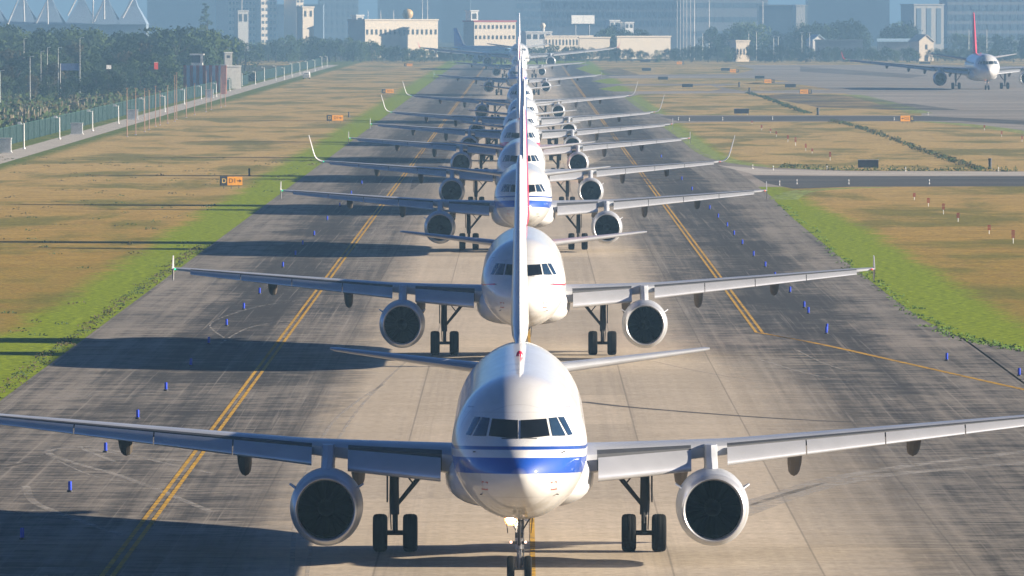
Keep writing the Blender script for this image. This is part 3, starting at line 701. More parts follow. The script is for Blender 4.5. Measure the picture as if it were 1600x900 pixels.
# pale skid arcs
for pl, wd in [([(1150,806),(1220,780),(1300,757),(1400,741),(1500,732),(1620,722)], 1.0),([(1150,792),(1220,772),(1300,748),(1400,731),(1500,718),(1620,704)], .8),
               ([(1000,560),(1090,580),(1190,596),(1290,602)], .1),
               ([(300,722),(200,712),(120,700),(75,706),(110,722),(200,748),(330,800)], .3),([(330,740),(240,720),(170,703),(125,699),(180,722)], .22),([(40,760),(55,786),(120,812),(200,840)], .3),
               ([(250,615),(160,618),(80,622)], .5),([(90,720),(150,745),(250,760),(370,775)], .1),
               ([(340,540),(390,512),(470,500),(520,502)], .12),([(350,528),(330,505),(400,480),(470,470)], .10),([(600,600),(520,660),(470,770),(455,900)], .15),
               ([(640,560),(560,640),(505,740),(480,900)], .13),([(1180,560),(1290,590),(1420,600),(1560,590)], .13),([(1240,545),(1330,580),(1500,585),(1600,578)], .11)]:
    ribbon('skid_mark', gx(pl), wd, .011, M['skid'], 8)
ribbon('crack_line', gx([(910,628),(980,636),(1100,646),(1230,655),(1340,660)]), .5, .010, M['crack'], 6)
ribbon('crack_line', gx([(-20,735),(60,718),(90,698)]), .3, .010, M['crack'], 4)

# ------------------------------------------------------------------ taxiway edge lights
M['bluelens'] = simple('blue_marker', (.010,.045,.50), .6, spec=.2); M['whitepost'] = simple('white_post_paint', (.70,.69,.66), .6)
M['orange'] = simple('orange_sign_face', (.64,.27,.012), .5); M['black'] = simple('black_sign_face', (.015,.015,.018), .5)
M['cabinet'] = simple('cabinet_grey', (.55,.56,.55), .5); M['signback'] = simple('sign_back', (.05,.055,.065), .6)
M['redmark'] = simple('red_marker_paint', (.60,.05,.03), .5); M['green_fence'] = None
def edge_marker():
    r = empty('edge_marker')
    MB().lathe([(0,.11),(.05,.11),(.06,.07)], (0,0,0), 'Z', 12).build('base', M['black'], r)
    MB().lathe([(.05,.062),(.34,.062),(.36,.05),(.36,.002)], (0,0,0), 'Z', 12).build('blue_sleeve', M['bluelens'], r)
    return r
em = edge_marker(); first = True
ORD = 'first second third fourth fifth sixth seventh eighth ninth tenth eleventh twelfth thirteenth fourteenth fifteenth sixteenth seventeenth eighteenth nineteenth twentieth'.split()
def ordw(i): return ORD[i] if i < 20 else 'number %d' % (i+1)
ML = [(-15.55, y, 'left') for y in [243.2, 267.5, 291.7, 316, 339.5, 363.2, 387.5, 410, 433, 457, 481, 505, 529, 553, 577, 620, 664, 708, 752]]
MR = [(15.65, y, 'right') for y in [404, 427, 435.5, 459, 485, 505.5, 528, 555, 578, 601, 627, 655, 690, 725, 770, 830, 890]]
MX = [(tuple(gp(1481,564))[0], gp(1481,564).y, 'curve'), (gp(1592,588).x, gp(1592,588).y, 'curve'), (gp(1291,522).x, gp(1291,522).y, 'curve')]
for lst, where in ((ML, 'left edge of the taxiway'), (MR, 'right edge of the taxiway'), (MX, 'curve right of the apron')):
    for i, (x, y, s) in enumerate(lst):
        o = em if first else copy_tree(em); first = False
        o.location = (x+random.uniform(-.1,.1), y, .02); tag(o, 'small blue edge marker on the %s, %s from front' % (where, ordw(i)), 'edge marker', 'blue markers along the taxiway edges')

# ------------------------------------------------------------------ signs
def text_mesh(s, size):
    c = bpy.data.curves.new('lettering', 'FONT'); c.body = s; c.size = size; c.align_x = 'CENTER'; c.align_y = 'CENTER'; c.extrude = .004
    t = bpy.data.objects.new('lettering', c); me = bpy.data.meshes.new_from_object(t); bpy.data.objects.remove(t); return me
def letter(parent, s, x, z, y, size, m, sx=1.0):
    me = text_mesh(s, size); me.materials.clear(); me.materials.append(m)
    o = bpy.data.objects.new('lettering', me); col.objects.link(o); o.parent = parent
    o.location = (x, y, z); o.rotation_euler = (R(90), 0, 0); o.scale = (sx, 1, 1); return o
def sign(loc, order, label, wd=2.05, ht=.78, txt='D1', key='D', yaw=0):
    r = empty('taxiway_sign', loc, R(17), label, 'sign')
    bw = wd*.30; y0 = -.11
    x0 = -wd/2; parts_ = [('black', x0, x0+bw), ('orange', x0+bw+.01, x0+wd)] if order == 'bo' else [('orange', x0, x0+wd-bw-.01), ('black', x0+wd-bw, x0+wd)]
    MB().box((x0-.03, -.09, .28), (x0+wd+.03, .12, .28+ht+.06)).build('cabinet', M['signback'], r)
    for nm, a, b in parts_: MB().box((a, y0, .31), (b, -.092, .31+ht)).build(nm+'_panel', M[nm], r)
    for lx in (-wd*.35, 0, wd*.35): MB().tube([(lx,.02,0),(lx,.02,.3)], .035, 6).build('leg', M['signback'], r)
    zc = .31+ht/2
    oc = [(a+b)/2 for nm, a, b in parts_ if nm == 'orange'][0]; bc = [(a+b)/2 for nm, a, b in parts_ if nm == 'black'][0]
    letter(r, key, bc, zc, y0-.006, ht*.75, M['yellowtxt'])
    sgn = 1 if order == 'bo' else -1
    letter(r, txt, oc-sgn*.24, zc, y0-.006, ht*.75, M['blacktxt'])
    ax_ = oc+sgn*.42
    mb = MB(); a_ = [(-.2,.05),(.02,.05),(.02,.16),(.22,0),(.02,-.16),(.02,-.05),(-.2,-.05)]
    mb.add([(ax_+sgn*u, y0-.008, zc+v) for u, v in a_]+[(ax_+sgn*u, y0, zc+v) for u, v in a_], [tuple(range(7))]+[(i,(i+1)%7,7+(i+1)%7,7+i) for i in range(7)])
    mb.build('arrow', M['blacktxt'], r); return r
M['yellowtxt'] = simple('amber_letter', (.60,.42,.12), .5); M['blacktxt'] = simple('black_letter', (.05,.02,.01), .5)
def loc_(px, py): v = gp(px, py); return (v.x, v.y, .02)
sign(loc_(361.5,295), 'bo', 'nearest black and orange sign on the left grass, D and D1 arrow', 2.1, .82)
sign(loc_(523.5,192), 'bo', 'smaller black and orange sign farther up the left grass', 2.5, .85)
sign(loc_(606,148), 'bo', 'third orange sign up the left grass near the green strip', 2.5, .8)
sign(loc_(638,105), 'bo', 'farthest tiny orange sign on the left grass', 2.6, .8)
for i, (px, py, lab) in enumerate([(1417.5,193,'largest orange and black sign by the upper crossing taxiway, right side'),(1259,149,'orange sign with black end at the corner above the brown infield'),
   (1202,132,'middle orange sign of the far right row'),(1147,115,'farthest orange sign of the right row'),(1063,102,'tiny orange sign beside the far grass strip')]):
    sign(loc_(px, py), 'ob', lab, 2.2 if i == 0 else 2.5, .85, txt='D2', key='E')
def sign_back(px, py, wd, ht, label):
    r = empty('sign_board', loc_(px, py), 0, label, 'sign', 'dark sign backs beside the taxiways')
    MB().box((-wd/2, -.08, .25), (wd/2, .1, .25+ht)).build('board', M['signback'], r)
    MB().box((-wd/2-.04, -.10, .25+ht), (wd/2+.04, .12, .25+ht+.05)).build('cap', M['cabinet'], r)
    for lx in (-wd*.4, 0, wd*.4): MB().tube([(lx,0,0),(lx,0,.27)], .04, 6).build('leg', M['cabinet'], r)
for px, py, wd, ht, lab in [(1356.5,266,2.15,.8,'nearest and largest dark sign board, beside the crossing taxiway'),(1158.5,180,2.4,.75,'dark sign board at the lower edge of the middle infield'),
    (1235,138,2.4,.7,'dark sign board just left of the corner orange sign'),(1187,124.5,2.4,.7,'dark sign board between two orange signs'),(1133.5,112,2.5,.8,'dark sign board above the far orange sign'),
    (1074,138,2.4,.7,'dark sign board on the left end of the narrow grass strip'),(1036,126,2.4,.7,'dark sign board on the second narrow grass strip'),(1010,112,2.6,.8,'small dark sign board near the far wingtips'),
    (1008,98,3.4,.8,'farthest dark sign board left, on the pale apron'),(1374,95,3.6,.8,'faint dark board beyond the wide body wingtip'),(1445,101,3.6,.6,'faint low board left of the wide body fin')]:
    sign_back(px, py, wd, ht, lab)
# marker posts (dark stub beside the left sign, etc.)
def stub(px, py, h, label, m='black', r_=.07):
    r = empty('marker_post', loc_(px, py), 0, label, 'post')
    MB().lathe([(0,r_*1.8),(.05,r_*1.8),(.06,r_),(h*.8,r_),(h*.82,r_*1.25),(h,r_*1.2),(h,.002)], (0,0,0), 'Z', 10).build('post', M[m], r)
    MB().lathe([(h*.45,r_*1.15),(h*.6,r_*1.15)], (0,0,0), 'Z', 10).build('band', M['signback'], r)
stub(389.5,275,.75,'short black stub right of the nearest left sign', r_=.09); stub(545,183,.85,'short black stub right of the second left sign', r_=.10)
stub(1547,264,1.1,'dark post at the lower end of the ditch', r_=.16); stub(1171,147,1.3,'dark post at the upper end of the far ditch', r_=.2); stub(1278,180,1.2,'dark post where the far ditch meets the taxiway', r_=.2); stub(1155,136,1.1,'small dark post on the narrow strip', r_=.2)
# red and white frangible markers
def red_marker(px, py, h, label):
    r = empty('red_marker', loc_(px, py), 0, label, 'marker', 'red striped markers in the infield')
    MB().tube([(0,0,0),(0,0,h*.45)], .03, 6).build('stem', M['whitepost'], r)
    for i in range(4): MB().box((-.12,-.03,h*(.42+i*.145)),(.12,.03,h*(.42+i*.145+.095))).build('plate', M['redmark'], r)
for i, (px, py, h) in enumerate([(1583,381,1.0),(1545.5,366,.7),(1497,347,.75),(1474,335,.9),(1450.5,323,.75),(1428.5,313,.65)]):
    red_marker(px, py, h, 'red marker in the near brown infield, %s from the right' % ordw(i))
for i, (px, py, h) in enumerate([(1175,194,.5),(1190,204,.8),(1204,208,.6),(1213,214,.8),(1231,222,.9),(1243,228,1.1),(1259,236,.9),(1269,240,.6),(1297,251,1.0)]):
    red_marker(px, py, h, 'red marker in the upper infield, %s from the left' % ordw(i))
for i, (px, py) in enumerate([(1538,204),(1565,214),(1597,222)]): red_marker(px, py, .8, 'red marker at the far right grass corner, %s from the left' % ordw(i))
for i, (px, py) in enumerate([(1292,266),(1415,268),(1560,268),(1176,264),(1208,266),(1218,290),(1245,288),(1326,288),(1452,288)]):
    stub(px, py, .45, 'short white taxiway marker stub on the crossing, %s of the row' % ordw(i), 'whitepost', .04)
for i, (px, py) in enumerate([(1060,188),(1077,189),(1129,188),(1207,187),(1397,188),(1450,180)]):
    stub(px, py, .45, 'short white marker stub on the upper crossing, %s from the left' % ordw(i), 'whitepost', .05)

# ------------------------------------------------------------------ green fence, posts, cabinets on the left
m, nt, b = mat('green_mesh_panel'); N = NT(nt); X, Y, Z = N.xyz(N.pos())[:3]
b.inputs['Base Color'].default_value = (.004,.030,.024,1); b.inputs['Roughness'].default_value = .6
nt.links.new(N.step(N.noise(N.pos(), 1.2, 3), .3, .7, .62, .9), b.inputs['Alpha']); M['green_fence'] = m
FX = -64.5
def fence(x0, y0, y1, step_, label):
    r = empty('perimeter_fence', (x0, y0, 0), 0, label, 'fence')
    L_ = y1-y0; n = int(L_/step_)
    MB().box((-.025,0,.05),(.025,L_,2.25)).build('mesh_panel', M['green_fence'], r)
    pp = MB().box((-.06,-.06,0),(.06,.06,2.45)).build('post', M['post_green'], r); first_ = True
    for i in range(n+1):
        o = pp if i == 0 else pp.copy()
        if i: col.objects.link(o); o.parent = r
        o.location = (.03, i*step_, 0)
    MB().box((-.03,0,2.25),(.03,L_,2.32)).build('top_rail', M['post_green'], r)
M['post_green'] = simple('green_post', (.012,.06,.045), .6)
fence(FX, 860, 1830, 12, 'long green mesh perimeter fence beside the service road')
fence(FX-.5, 1900, 2520, 12, 'farther run of green fence past the guard post')
def camera_post(px, py, h, label):
    v = gp(px, py); r = empty('camera_post', (v.x, v.y, 0), 0, label, 'post', 'white camera posts along the green fence')
    MB().lathe([(0,.2),(.12,.18),(.14,.085),(h-.15,.065),(h,.065),(h,.01)], (0,0,0), 'Z', 10).build('pole', M['whitepost'], r)
    MB().tube([(0,0,h-.12),(-.5,0,h-.02)], .05, 6).build('arm', M['whitepost'], r)
    MB().box((-.75,-.22,h-.12),(-.35,.12,h+.18)).build('camera_head', M['whitepost'], r)
for i, (px, py, h) in enumerate([(37.5,232.5,3.1),(93,217.5,2.9),(144.5,204.5,2.8),(185,193,2.7),(225,181,2.8),(257.5,175,2.7),(288,163,2.7),(314.5,155,2.5),(338,151,2.6),(359,142,2.5),(378,134,2.9),(399,132,3.0),(413,127,3.4),(431,126,3.6),(444,124.5,3.0),(456,120,3.5),(468.5,116,3.2),(480,114,3.2),(492,111,3.2),(503,106,3.4),(511,104,3.2)]):
    camera_post(px, py, h, 'white camera post by the green fence, %s from the left' % ordw(i))
for i, (px, py, wd, h) in enumerate([(5,239,1.9,1.7),(120,210,1.6,1.5),(207,187,1.7,1.5),(327,153,1.6,1.6)]):
    v = gp(px, py); r = empty('equipment_cabinet', (v.x, v.y, 0), 0, 'pale equipment cabinet beside the service road, %s from the left' % ordw(i), 'cabinet', 'pale cabinets by the fence')
    MB().box((-wd/2,-.3,.12),(wd/2,.4,h)).build('body', M['cabinet'], r); MB().box((-wd/2-.06,-.36,h),(wd/2+.06,.46,h+.08)).build('roof', M['whitepost'], r)
    MB().box((-wd/2+.06,-.33,.2),(-.02,-.305,h-.08)).build('door', M['cabinet'], r); MB().box((.02,-.33,.2),(wd/2-.06,-.305,h-.08)).build('door', M['cabinet'], r)
    MB().box((-wd/2-.1,-.4,0),(wd/2+.1,.5,.12)).build('plinth', M['whitepost'], r)
M['mast'] = simple('weathered_orange_mast', (.34,.19,.13), .6)
for i, (px, py, yt) in enumerate([(198.5,214,137),(212,211,137),(226,206,138),(233,203,141),(243,198,134),(250,196,142),(262,193,133),(273,190,117),(276,187,113),(291,184,132),(304,180,130),(322,175,110),(330,172,118),(345,168,118),(352,166,130)]):
    v = gp(px, py); h = (py-yt)*v.y/F; r = empty('approach_mast', (v.x, v.y, 0), 0, 'thin rusty orange mast on the grass edge, %s from the left' % ordw(i), 'mast', 'thin approach masts by the road')
    MB().tube([(0,0,0),(0,0,h*.5),(0,0,h)], [.075,.06,.04], 6).build('pole', M['mast'], r)
    MB().box((-.18,-.03,h-.12),(.18,.03,h-.02)).build('cross_arm', M['mast'], r); MB().box((-.14,-.14,0),(.14,.14,.12)).build('footing', M['cabinet'], r)

# ------------------------------------------------------------------ vegetation
def leafmat(name, c1, c2, sc=.35):
    m, nt, b = mat(name); N = NT(nt)
    f = N.noise(N.obj(), sc, 4, .6); g = N.noise(N.obj(), 4, 2)
    nt.links.new(N.mul(N.mix(N.step(f, .35, .65), c1, c2), N.mix(g, (.7,.7,.7), (1.3,1.3,1.3))), b.inputs['Base Color'])
    b.inputs['Roughness'].default_value = .8; b.inputs['Specular IOR Level'].default_value = .2; return m
M['leaf'] = [leafmat('dark_leaf', (.011,.026,.007), (.026,.050,.010)), leafmat('mid_leaf', (.024,.046,.009), (.048,.075,.013)), leafmat('brown_leaf', (.045,.040,.014), (.075,.062,.022))]
M['vtuft'] = leafmat('verge_tuft', (.04,.085,.008), (.08,.14,.010))
M['bark'] = simple('bark', (.045,.035,.025), .9)
def tree_proto(h, w_, seed, lm, style='round'):
    rnd = random.Random(seed); r = empty('tree'); mb = MB()
    mb.tube([(0,0,0),(rnd.uniform(-.2,.2),0,h*.3),(rnd.uniform(-.3,.3),rnd.uniform(-.3,.3),h*.62)], [h*.028,h*.02,h*.009], 7)
    for i in range(5):
        a = rnd.uniform(0, 6.28); z = h*rnd.uniform(.28,.5)
        mb.tube([(0,0,z),(math.cos(a)*w_*.22,math.sin(a)*w_*.22,z+h*.14),(math.cos(a)*w_*.36,math.sin(a)*w_*.36,z+h*.26)], [h*.011,h*.008,h*.003], 5)
    mb.build('trunk', M['bark'], r)
    cm = MB(); cl = []
    nb = 32 if style == 'round' else 20
    for i in range(nb):
        if style == 'round':
            a = rnd.uniform(0, 6.28); u = rnd.random(); z = h*(.22+.70*u); rr = w_*.5*math.sqrt(max(.05, 1-((u-.42)/.62)**2))*rnd.uniform(.35,.95)
            z -= h*.10; cl.append((math.cos(a)*rr, math.sin(a)*rr, z, rnd.uniform(.13,.22)*w_))
        else:
            u = i/nb; a = rnd.uniform(0, 6.28); rr = w_*.32*(1-u*.85)*rnd.uniform(.3,1); cl.append((math.cos(a)*rr, math.sin(a)*rr, h*(.12+.86*u), w_*.26*(1.08-u*.85)))
    for cx, cy_, cz, cr in cl:
        for i in range(44):
            d = Vector((rnd.gauss(0,1), rnd.gauss(0,1), rnd.gauss(0,1))).normalized()*cr*rnd.uniform(.55,1.12); d.z *= .8
            p = Vector((cx, cy_, cz))+d; s = rnd.uniform(.18,.42)*(w_/8)**.4
            u = Vector((rnd.gauss(0,1), rnd.gauss(0,1), rnd.gauss(0,1))).normalized(); v = u.orthogonal().normalized()
            cm.add([p-u*s, p+v*s*.7, p+u*s, p-v*s*.7], [(0,1,2,3)])
    me = cm.build('crown', M['leaf'][lm], r, recalc=False)
    return r
TP = [tree_proto(12.5,9,1,0), tree_proto(11,10,2,1), tree_proto(13.5,8.5,3,0), tree_proto(9,8,4,2), tree_proto(10,9,5,1), tree_proto(17,4.5,6,0,'tall')]
tused = set()
def plant(k, x, y, sc, rz, label, group, z=0, name=None):
    o = TP[k] if k not in tused else copy_tree(TP[k]); tused.add(k)
    o.location = (x, y, z); o.scale = (sc, sc, sc*random.uniform(.92,1.06)); o.rotation_euler.z = rz
    tag(o, label, 'tree', group); return o
rnd = random.Random(11)
LG, FG, RG = 'trees of the dark wood on the left', 'trees of the far belt behind the runway', 'trees among the sheds on the right'
n = 0
for row, (Y0, zt) in enumerate([(1480,5.5),(1560,8.0),(1640,10),(1720,11.8),(1830,14.0),(1930,14.8),(2020,14.9)]):
    px = -12
    while px < (352 if row >= 4 else (262 if row >= 1 else 200)):
        Y = Y0+rnd.uniform(-40,40); k = rnd.choice([0,1,2,0,4,3] if row < 4 else [0,1,2,0,2,4]); base = [12.5,11,13.5,9,10,17][k]
        zz = zt*rnd.uniform(.84,1.04); x = at(px, 100, Y).x
        if x < -70: plant(k, x, Y, zz/base, rnd.uniform(0,6), 'leafy tree in the dark green wood beyond the fence', LG); n += 1
        px += rnd.uniform(15,26)
plant(1, at(383,90,2250).x, 2250, 1.0, 1, 'round green tree standing apart at the right end of the wood', None)
plant(2, at(371,90,2400).x, 2400, .75, 2, 'smaller tree behind the lone round tree', None)
con = plant(5, at(321,40,2700).x, 2700, 1.22, 0, 'tall slender conifer rising above the wood', None); con.scale = (2.1, 2.1, 1.24)
px = 400
while px < 1620:
    top = interp([(400,62),(430,58),(455,54),(500,52),(540,56),(580,62),(640,72),(700,74),(800,72),(880,66),(960,72),(1050,74),(1100,68),(1250,70),(1400,72),(1640,72)], px)[0]
    Y = rnd.uniform(2640,2740); zt = H-(top-YH+rnd.uniform(-3,5))*Y/F; k = rnd.choice([0,1,2,4,1]); base = [12.5,11,13.5,9,10][k]
    plant(k, at(px, 90, Y).x, Y, max(.25, zt/base), rnd.uniform(0,6), 'hazy tree in the low belt at the far end of the field', FG)
    px += rnd.uniform(7,12) if px < 900 else rnd.uniform(9,15)
for px, top in [(940,40),(950,38),(960,37),(972,40),(985,44),(1000,42),(1010,46),(1150,35),(1160,30),(1180,28),(1255,36),(1262,30),(1275,34),(1285,30),(1300,28),(1312,31),(1322,27),(1335,30),(1345,38),(1392,35),(1402,30),(1412,33),(1420,38),(1500,45),(1520,48),(1540,50),(1560,46),(1580,50),(1600,48),(1215,45),(1230,48),(1110,40),(1125,46)]:
    Y = 2950+rnd.uniform(-80,80); zt = H-(top-YH)*Y/F; k = rnd.choice([0,1,2]); base = [12.5,11,13.5][k]
    plant(k, at(px, 90, Y).x, Y, zt/base*1.03, rnd.uniform(0,6), 'tall hazy tree rising over the far belt', RG)
# scrub, reeds, hedges: one mass each
def mass(name, pts, hmin, hmax, rad, nleaf, mats, label, seed, s_=(.12,.32), blades=False):
    rd = random.Random(seed); mb = MB()
    for x, y in pts:
        hh = rd.uniform(hmin, hmax); mi = rd.randrange(len(mats)); rr = rad*rd.uniform(.6,1.3)
        for i in range(nleaf):
            if blades:
                a = rd.uniform(0,6.28); q = rr*math.sqrt(rd.random()); b0 = Vector((x+math.cos(a)*q, y+math.sin(a)*q, 0)); t_ = b0+Vector((rd.uniform(-.3,.3), rd.uniform(-.3,.3), hh*rd.uniform(.6,1)))
                u = Vector((rd.uniform(-1,1), rd.uniform(-1,1), 0)).normalized()*.06
                mb.add([b0-u, b0+u, t_+u*2.2, t_-u*2.2], [(0,1,2,3)], mi)
            else:
                d = Vector((rd.gauss(0,1), rd.gauss(0,1), abs(rd.gauss(0,1)))).normalized(); p = Vector((x+d.x*rr, y+d.y*rr, d.z*hh*rd.uniform(.5,1.05)))
                s = rd.uniform(*s_); u = Vector((rd.gauss(0,1), rd.gauss(0,1), rd.gauss(0,1))).normalized(); v = u.orthogonal().normalized()
                mb.add([p-u*s, p+v*s*.7, p+u*s, p-v*s*.7], [(0,1,2,3)], mi)
    o = mb.build(name, mats, recalc=False); tag(o, label, None, None, 'stuff'); return o
sheet('scrub_ground', [(-66.5,860),(-66.5,2500),(-230,2500),(-230,1300),(-80,860)], .006, M['scrubsoil'])
M['reed'] = simple('dry_reed', (.15,.125,.08), .9)
pts = [(x, y) for y in range(880, 2050, 14) for x in [-69-rnd.uniform(0,6)-i*7 for i in range(int(1+(y/12200*818+10-69)/7) if y/12200*818 > 60 else 1)] if rnd.random() < .85]
mass('scrub', pts, 1.0, 2.6, 4.0, 70, [M['leaf'][0], M['leaf'][1], M['leaf'][2]], 'weedy bushes filling the ground between fence and wood', 3, (.15,.45))
rp = [(at(px+rnd.uniform(-22,22), 100, Y).x, Y) for px, Y in [(30,1180),(45,1200),(70,1230),(110,1330),(120,1350),(135,1380),(20,1130),(60,1240),(5,1130),(90,1290),(145,1420),(160,1440)] for _ in range(2)]
mass('reeds', rp, 1.2, 2.2, 3.2, 16, [M['reed']], 'dry reeds among the bushes beyond the fence', 5, blades=True)
def along(pl, n_, jit): 
    q = smooth(gx(pl), 12); return [(q[int(i/n_*(len(q)-1))][0]+rnd.uniform(-jit,jit), q[int(i/n_*(len(q)-1))][1]+rnd.uniform(-jit*2,jit*2)) for i in range(n_)]
mass('ditch_weeds', along([(1300,190),(1345,200),(1385,214),(1430,232),(1470,246),(1500,255),(1530,266)], 130, .5), .3, .5, .55, 22, [M['leaf'][0], M['leaf'][2]], 'dark weeds along the ditch across the upper infield', 6, (.06,.16))
mass('ditch_weeds', along([(1172,146),(1200,155),(1230,166),(1262,178)], 90, .6), .3, .5, .6, 18, [M['leaf'][0]], 'dark weeds along the ditch in the middle infield', 7, (.08,.18))
mass('bushes', along([(1225,262),(1300,266),(1400,267),(1500,267),(1590,268)], 60, .3), .2, .75, .5, 22, [M['leaf'][0], M['leaf'][1]], 'low bushes along the lower edge of the upper infield', 8, (.05,.13))
ev = along([(1224,322),(1300,390),(1370,446),(1440,498),(1500,526),(1560,540),(1620,551)], 90, .5)
mass('edge_grass', ev, .05, .22, .45, 20, [M['vtuft']], 'tufts of dark grass growing over the right pavement edge', 9, (.04,.10))
ev = [(-22.7+rnd.uniform(-.4,.2), y) for y in [gp(0,637).y+i*1.9 for i in range(120)]]
mass('edge_grass', ev, .06, .25, .45, 18, [M['leaf'][1], M['leaf'][2]], 'tufts of grass along the left pavement edge', 10, (.03,.08))
tp = [(-20+px, 0) for px in range(0)]
tp = [(rnd.uniform(-62,-22.5), rnd.uniform(310, 900)) for _ in range(260)]
tp = [(x, y) for x, y in tp if XV+x/y*F > -20]
mass('grass_tufts', tp, .06, .22, .5, 12, [M['leaf'][2], M['leaf'][1]], 'scattered weed tufts over the left grass', 12, (.04,.10))

# ------------------------------------------------------------------ guard post, walls and poles on the left
M['concrete'] = simple('pale_concrete', (.52,.50,.46), .8); M['cream'] = simple('cream_render', (.70,.60,.47), .8, var=.06)
M['greywall'] = simple('grey_wall', (.36,.38,.40), .8); M['bluewall'] = simple('blue_grey_wall', (.20,.25,.30), .7); M['redroof'] = simple('red_roof', (.45,.07,.07), .7)
M['win'] = simple('window_dark', (.06,.07,.08), .3); M['blueroof'] = simple('pale_blue_sheet_roof', (.38,.52,.62), .5); M['whitewall'] = simple('white_wall', (.74,.72,.68), .8)
M['gold'] = simple('gold_dome', (.55,.36,.14), .5); M['glasswall'] = simple('glass_curtain_wall', (.17,.23,.29), .4)
def pbox(px0, px1, yt, yb, Y): a = at(px0, yt, Y); b = at(px1, yb, Y); return a.x, b.x, b.z, a.z
# guard post on striped wall
x0, x1, z0, z1 = pbox(286, 352, 102, 128, 1640)
r = empty('striped_wall', ((x0+x1)/2, 1640, 0), R(-9), 'low wall painted in red and white upright stripes', 'wall'); n_ = 13; wd = (x1-x0)/n_
for i in range(n_): MB().box((-(x1-x0)/2+i*wd, 0, 0), (-(x1-x0)/2+(i+1)*wd-.002, .3, z1)).build('stripe', M['redmark'] if i % 2 == 0 else M['whitewall'], r)
x0, x1, z0, z1 = pbox(296, 318, 84, 104, 1650)
r = empty('guard_tower', ((x0+x1)/2, 1652, 0), 0, 'small guard tower with flat white roof behind the striped wall', 'tower'); hw = (x1-x0)/2
MB().box((-hw*.8,0,0),(hw*.8,2.2,z1-1.9)).build('base', M['whitewall'], r); MB().box((-hw*.7,.1,z1-1.9),(hw*.7,2.1,z1-.3)).build('cabin', M['win'], r)
MB().box((-hw,-.3,z1-.3),(hw,2.5,z1)).build('roof', M['whitewall'], r); MB().box((hw*.5,-.06,z1-1.9),(hw*.85,.09,z1-.3)).build('corner_pillar', M['whitewall'], r)
x0, x1, z0, z1 = pbox(351, 363, 83, 104, 1760)
r = empty('concrete_tower', ((x0+x1)/2, 1760, 0), R(10), 'narrow pale concrete tower behind the pink post', 'tower'); hw = (x1-x0)/2
MB().box((-hw,0,0),(hw,1.6,z1)).build('shaft', M['concrete'], r); MB().box((-hw*1.15,-.1,z1),(hw*1.15,1.7,z1+.25)).build('cap', M['whitewall'], r); MB().box((-hw*.4,-.03,z1-1.1),(hw*.4,-.002,z1-.5)).build('window', M['win'], r)
x0, x1, z0, z1 = pbox(353, 377, 104, 120, 1720)
r = empty('gate_house', ((x0+x1)/2, 1720, 0), R(12), 'low pale concrete hut beside the striped wall', 'hut'); hw = (x1-x0)/2
MB().box((-hw,0,0),(hw,3,z1)).build('wall', M['concrete'], r); MB().box((-hw*1.05,-.2,z1),(hw*1.05,3.2,z1+.2)).build('roof', M['whitewall'], r); MB().box((-hw*.7,-.04,0),(-hw*.3,-.002,2)).build('door', M['win'], r)
x0, x1, z0, z1 = pbox(345, 354, 102, 134, 1600)
r = empty('gate_pillar', ((x0+x1)/2, 1600, 0), 0, 'tall faded red gate pillar beside the striped wall', 'pillar'); hw = (x1-x0)/2
MB().box((-hw,0,0),(hw,.8,z1)).build('pillar', simple('faded_red', (.62,.28,.22), .8), r); MB().box((-hw*1.2,-.1,z1),(hw*1.2,.9,z1+.15)).build('cap', M['whitewall'], r)
M['banner'] = simple('blue_banner', (.17,.24,.42), .7)
v = at(109, 115, 1500); r = empty('banner', (v.x, 1500, 0), 0, 'long faded blue banner on posts in front of the wood', 'banner')
MB().box((-1.75,0,at(0,110,1500).z),(1.75,.05,at(0,99,1500).z)).build('cloth', M['banner'], r)
for sx in (-1.8, 1.8): MB().tube([(sx,.03,0),(sx,.03,6.9)], .06, 6).build('post', M['whitepost'], r)
for px, py, Y, wd, ht, mm, lab in [(170,105,1480,.9,.7,'whitewall','small white notice board in front of the wood'),(244,103,1500,.75,1.3,'redmark','small red board in the wood edge')]:
    v = at(px, py, Y); r = empty('notice_board', (v.x, Y, 0), R(12), lab, 'board'); MB().box((-wd/2,0,v.z-ht/2),(wd/2,.06,v.z+ht/2)).build('panel', M[mm], r); MB().tube([(0,.1,0),(0,.1,v.z+ht/2)], .035, 6).build('post', M['bark'], r)
    MB().box((-wd/2-.04,-.01,v.z+ht/2),(wd/2+.04,.07,v.z+ht/2+.06)).build('rim', M['whitewall'], r)
for i, (px, yb, yt, Y) in enumerate([(125,117,59,1500),(47,119,88,1400),(37.5,76,60,1640),(64,96,80,1520),(91,110,74,1520),(74,112,74,1560),(0.5,136,110,1350)]):
    a = at(px, yt, Y); r = empty('lamp_pole', (a.x, Y, 0), 0, 'thin pale pole in front of the dark wood, %s of its group' % ordw(i), 'pole', 'pale poles before the wood')
    MB().tube([(0,0,0),(0,0,a.z)], [.06,.035], 7).build('pole', M['whitepost'], r); MB().tube([(0,0,a.z-.1),(.45,0,a.z+.05)], .05, 5).build('arm', M['whitepost'], r); MB().box((.3,-.1,a.z-.05),(.7,.1,a.z+.08)).build('lamp_head', M['cabinet'], r)
v = at(478.5, 122, gp(478,124).y); r = empty('parked_van', (v.x, v.y, .05), 0, 'tiny white van on the service road far off', 'van')
MB().loft([[(-.85,y,.35),(.85,y,.35),(.85,y,1.2),(.72,y,t_),(-.72,y,t_),(-.85,y,1.2)] for y, t_ in [(0,1.25),(.9,1.35),(1.3,1.85),(4,1.9),(4.2,1.7)]], smooth=False).build('body', M['whitewall'], r)
MB().box((-.6,.78,1.22),(.6,.86,1.55)).build('windscreen', M['win'], r)
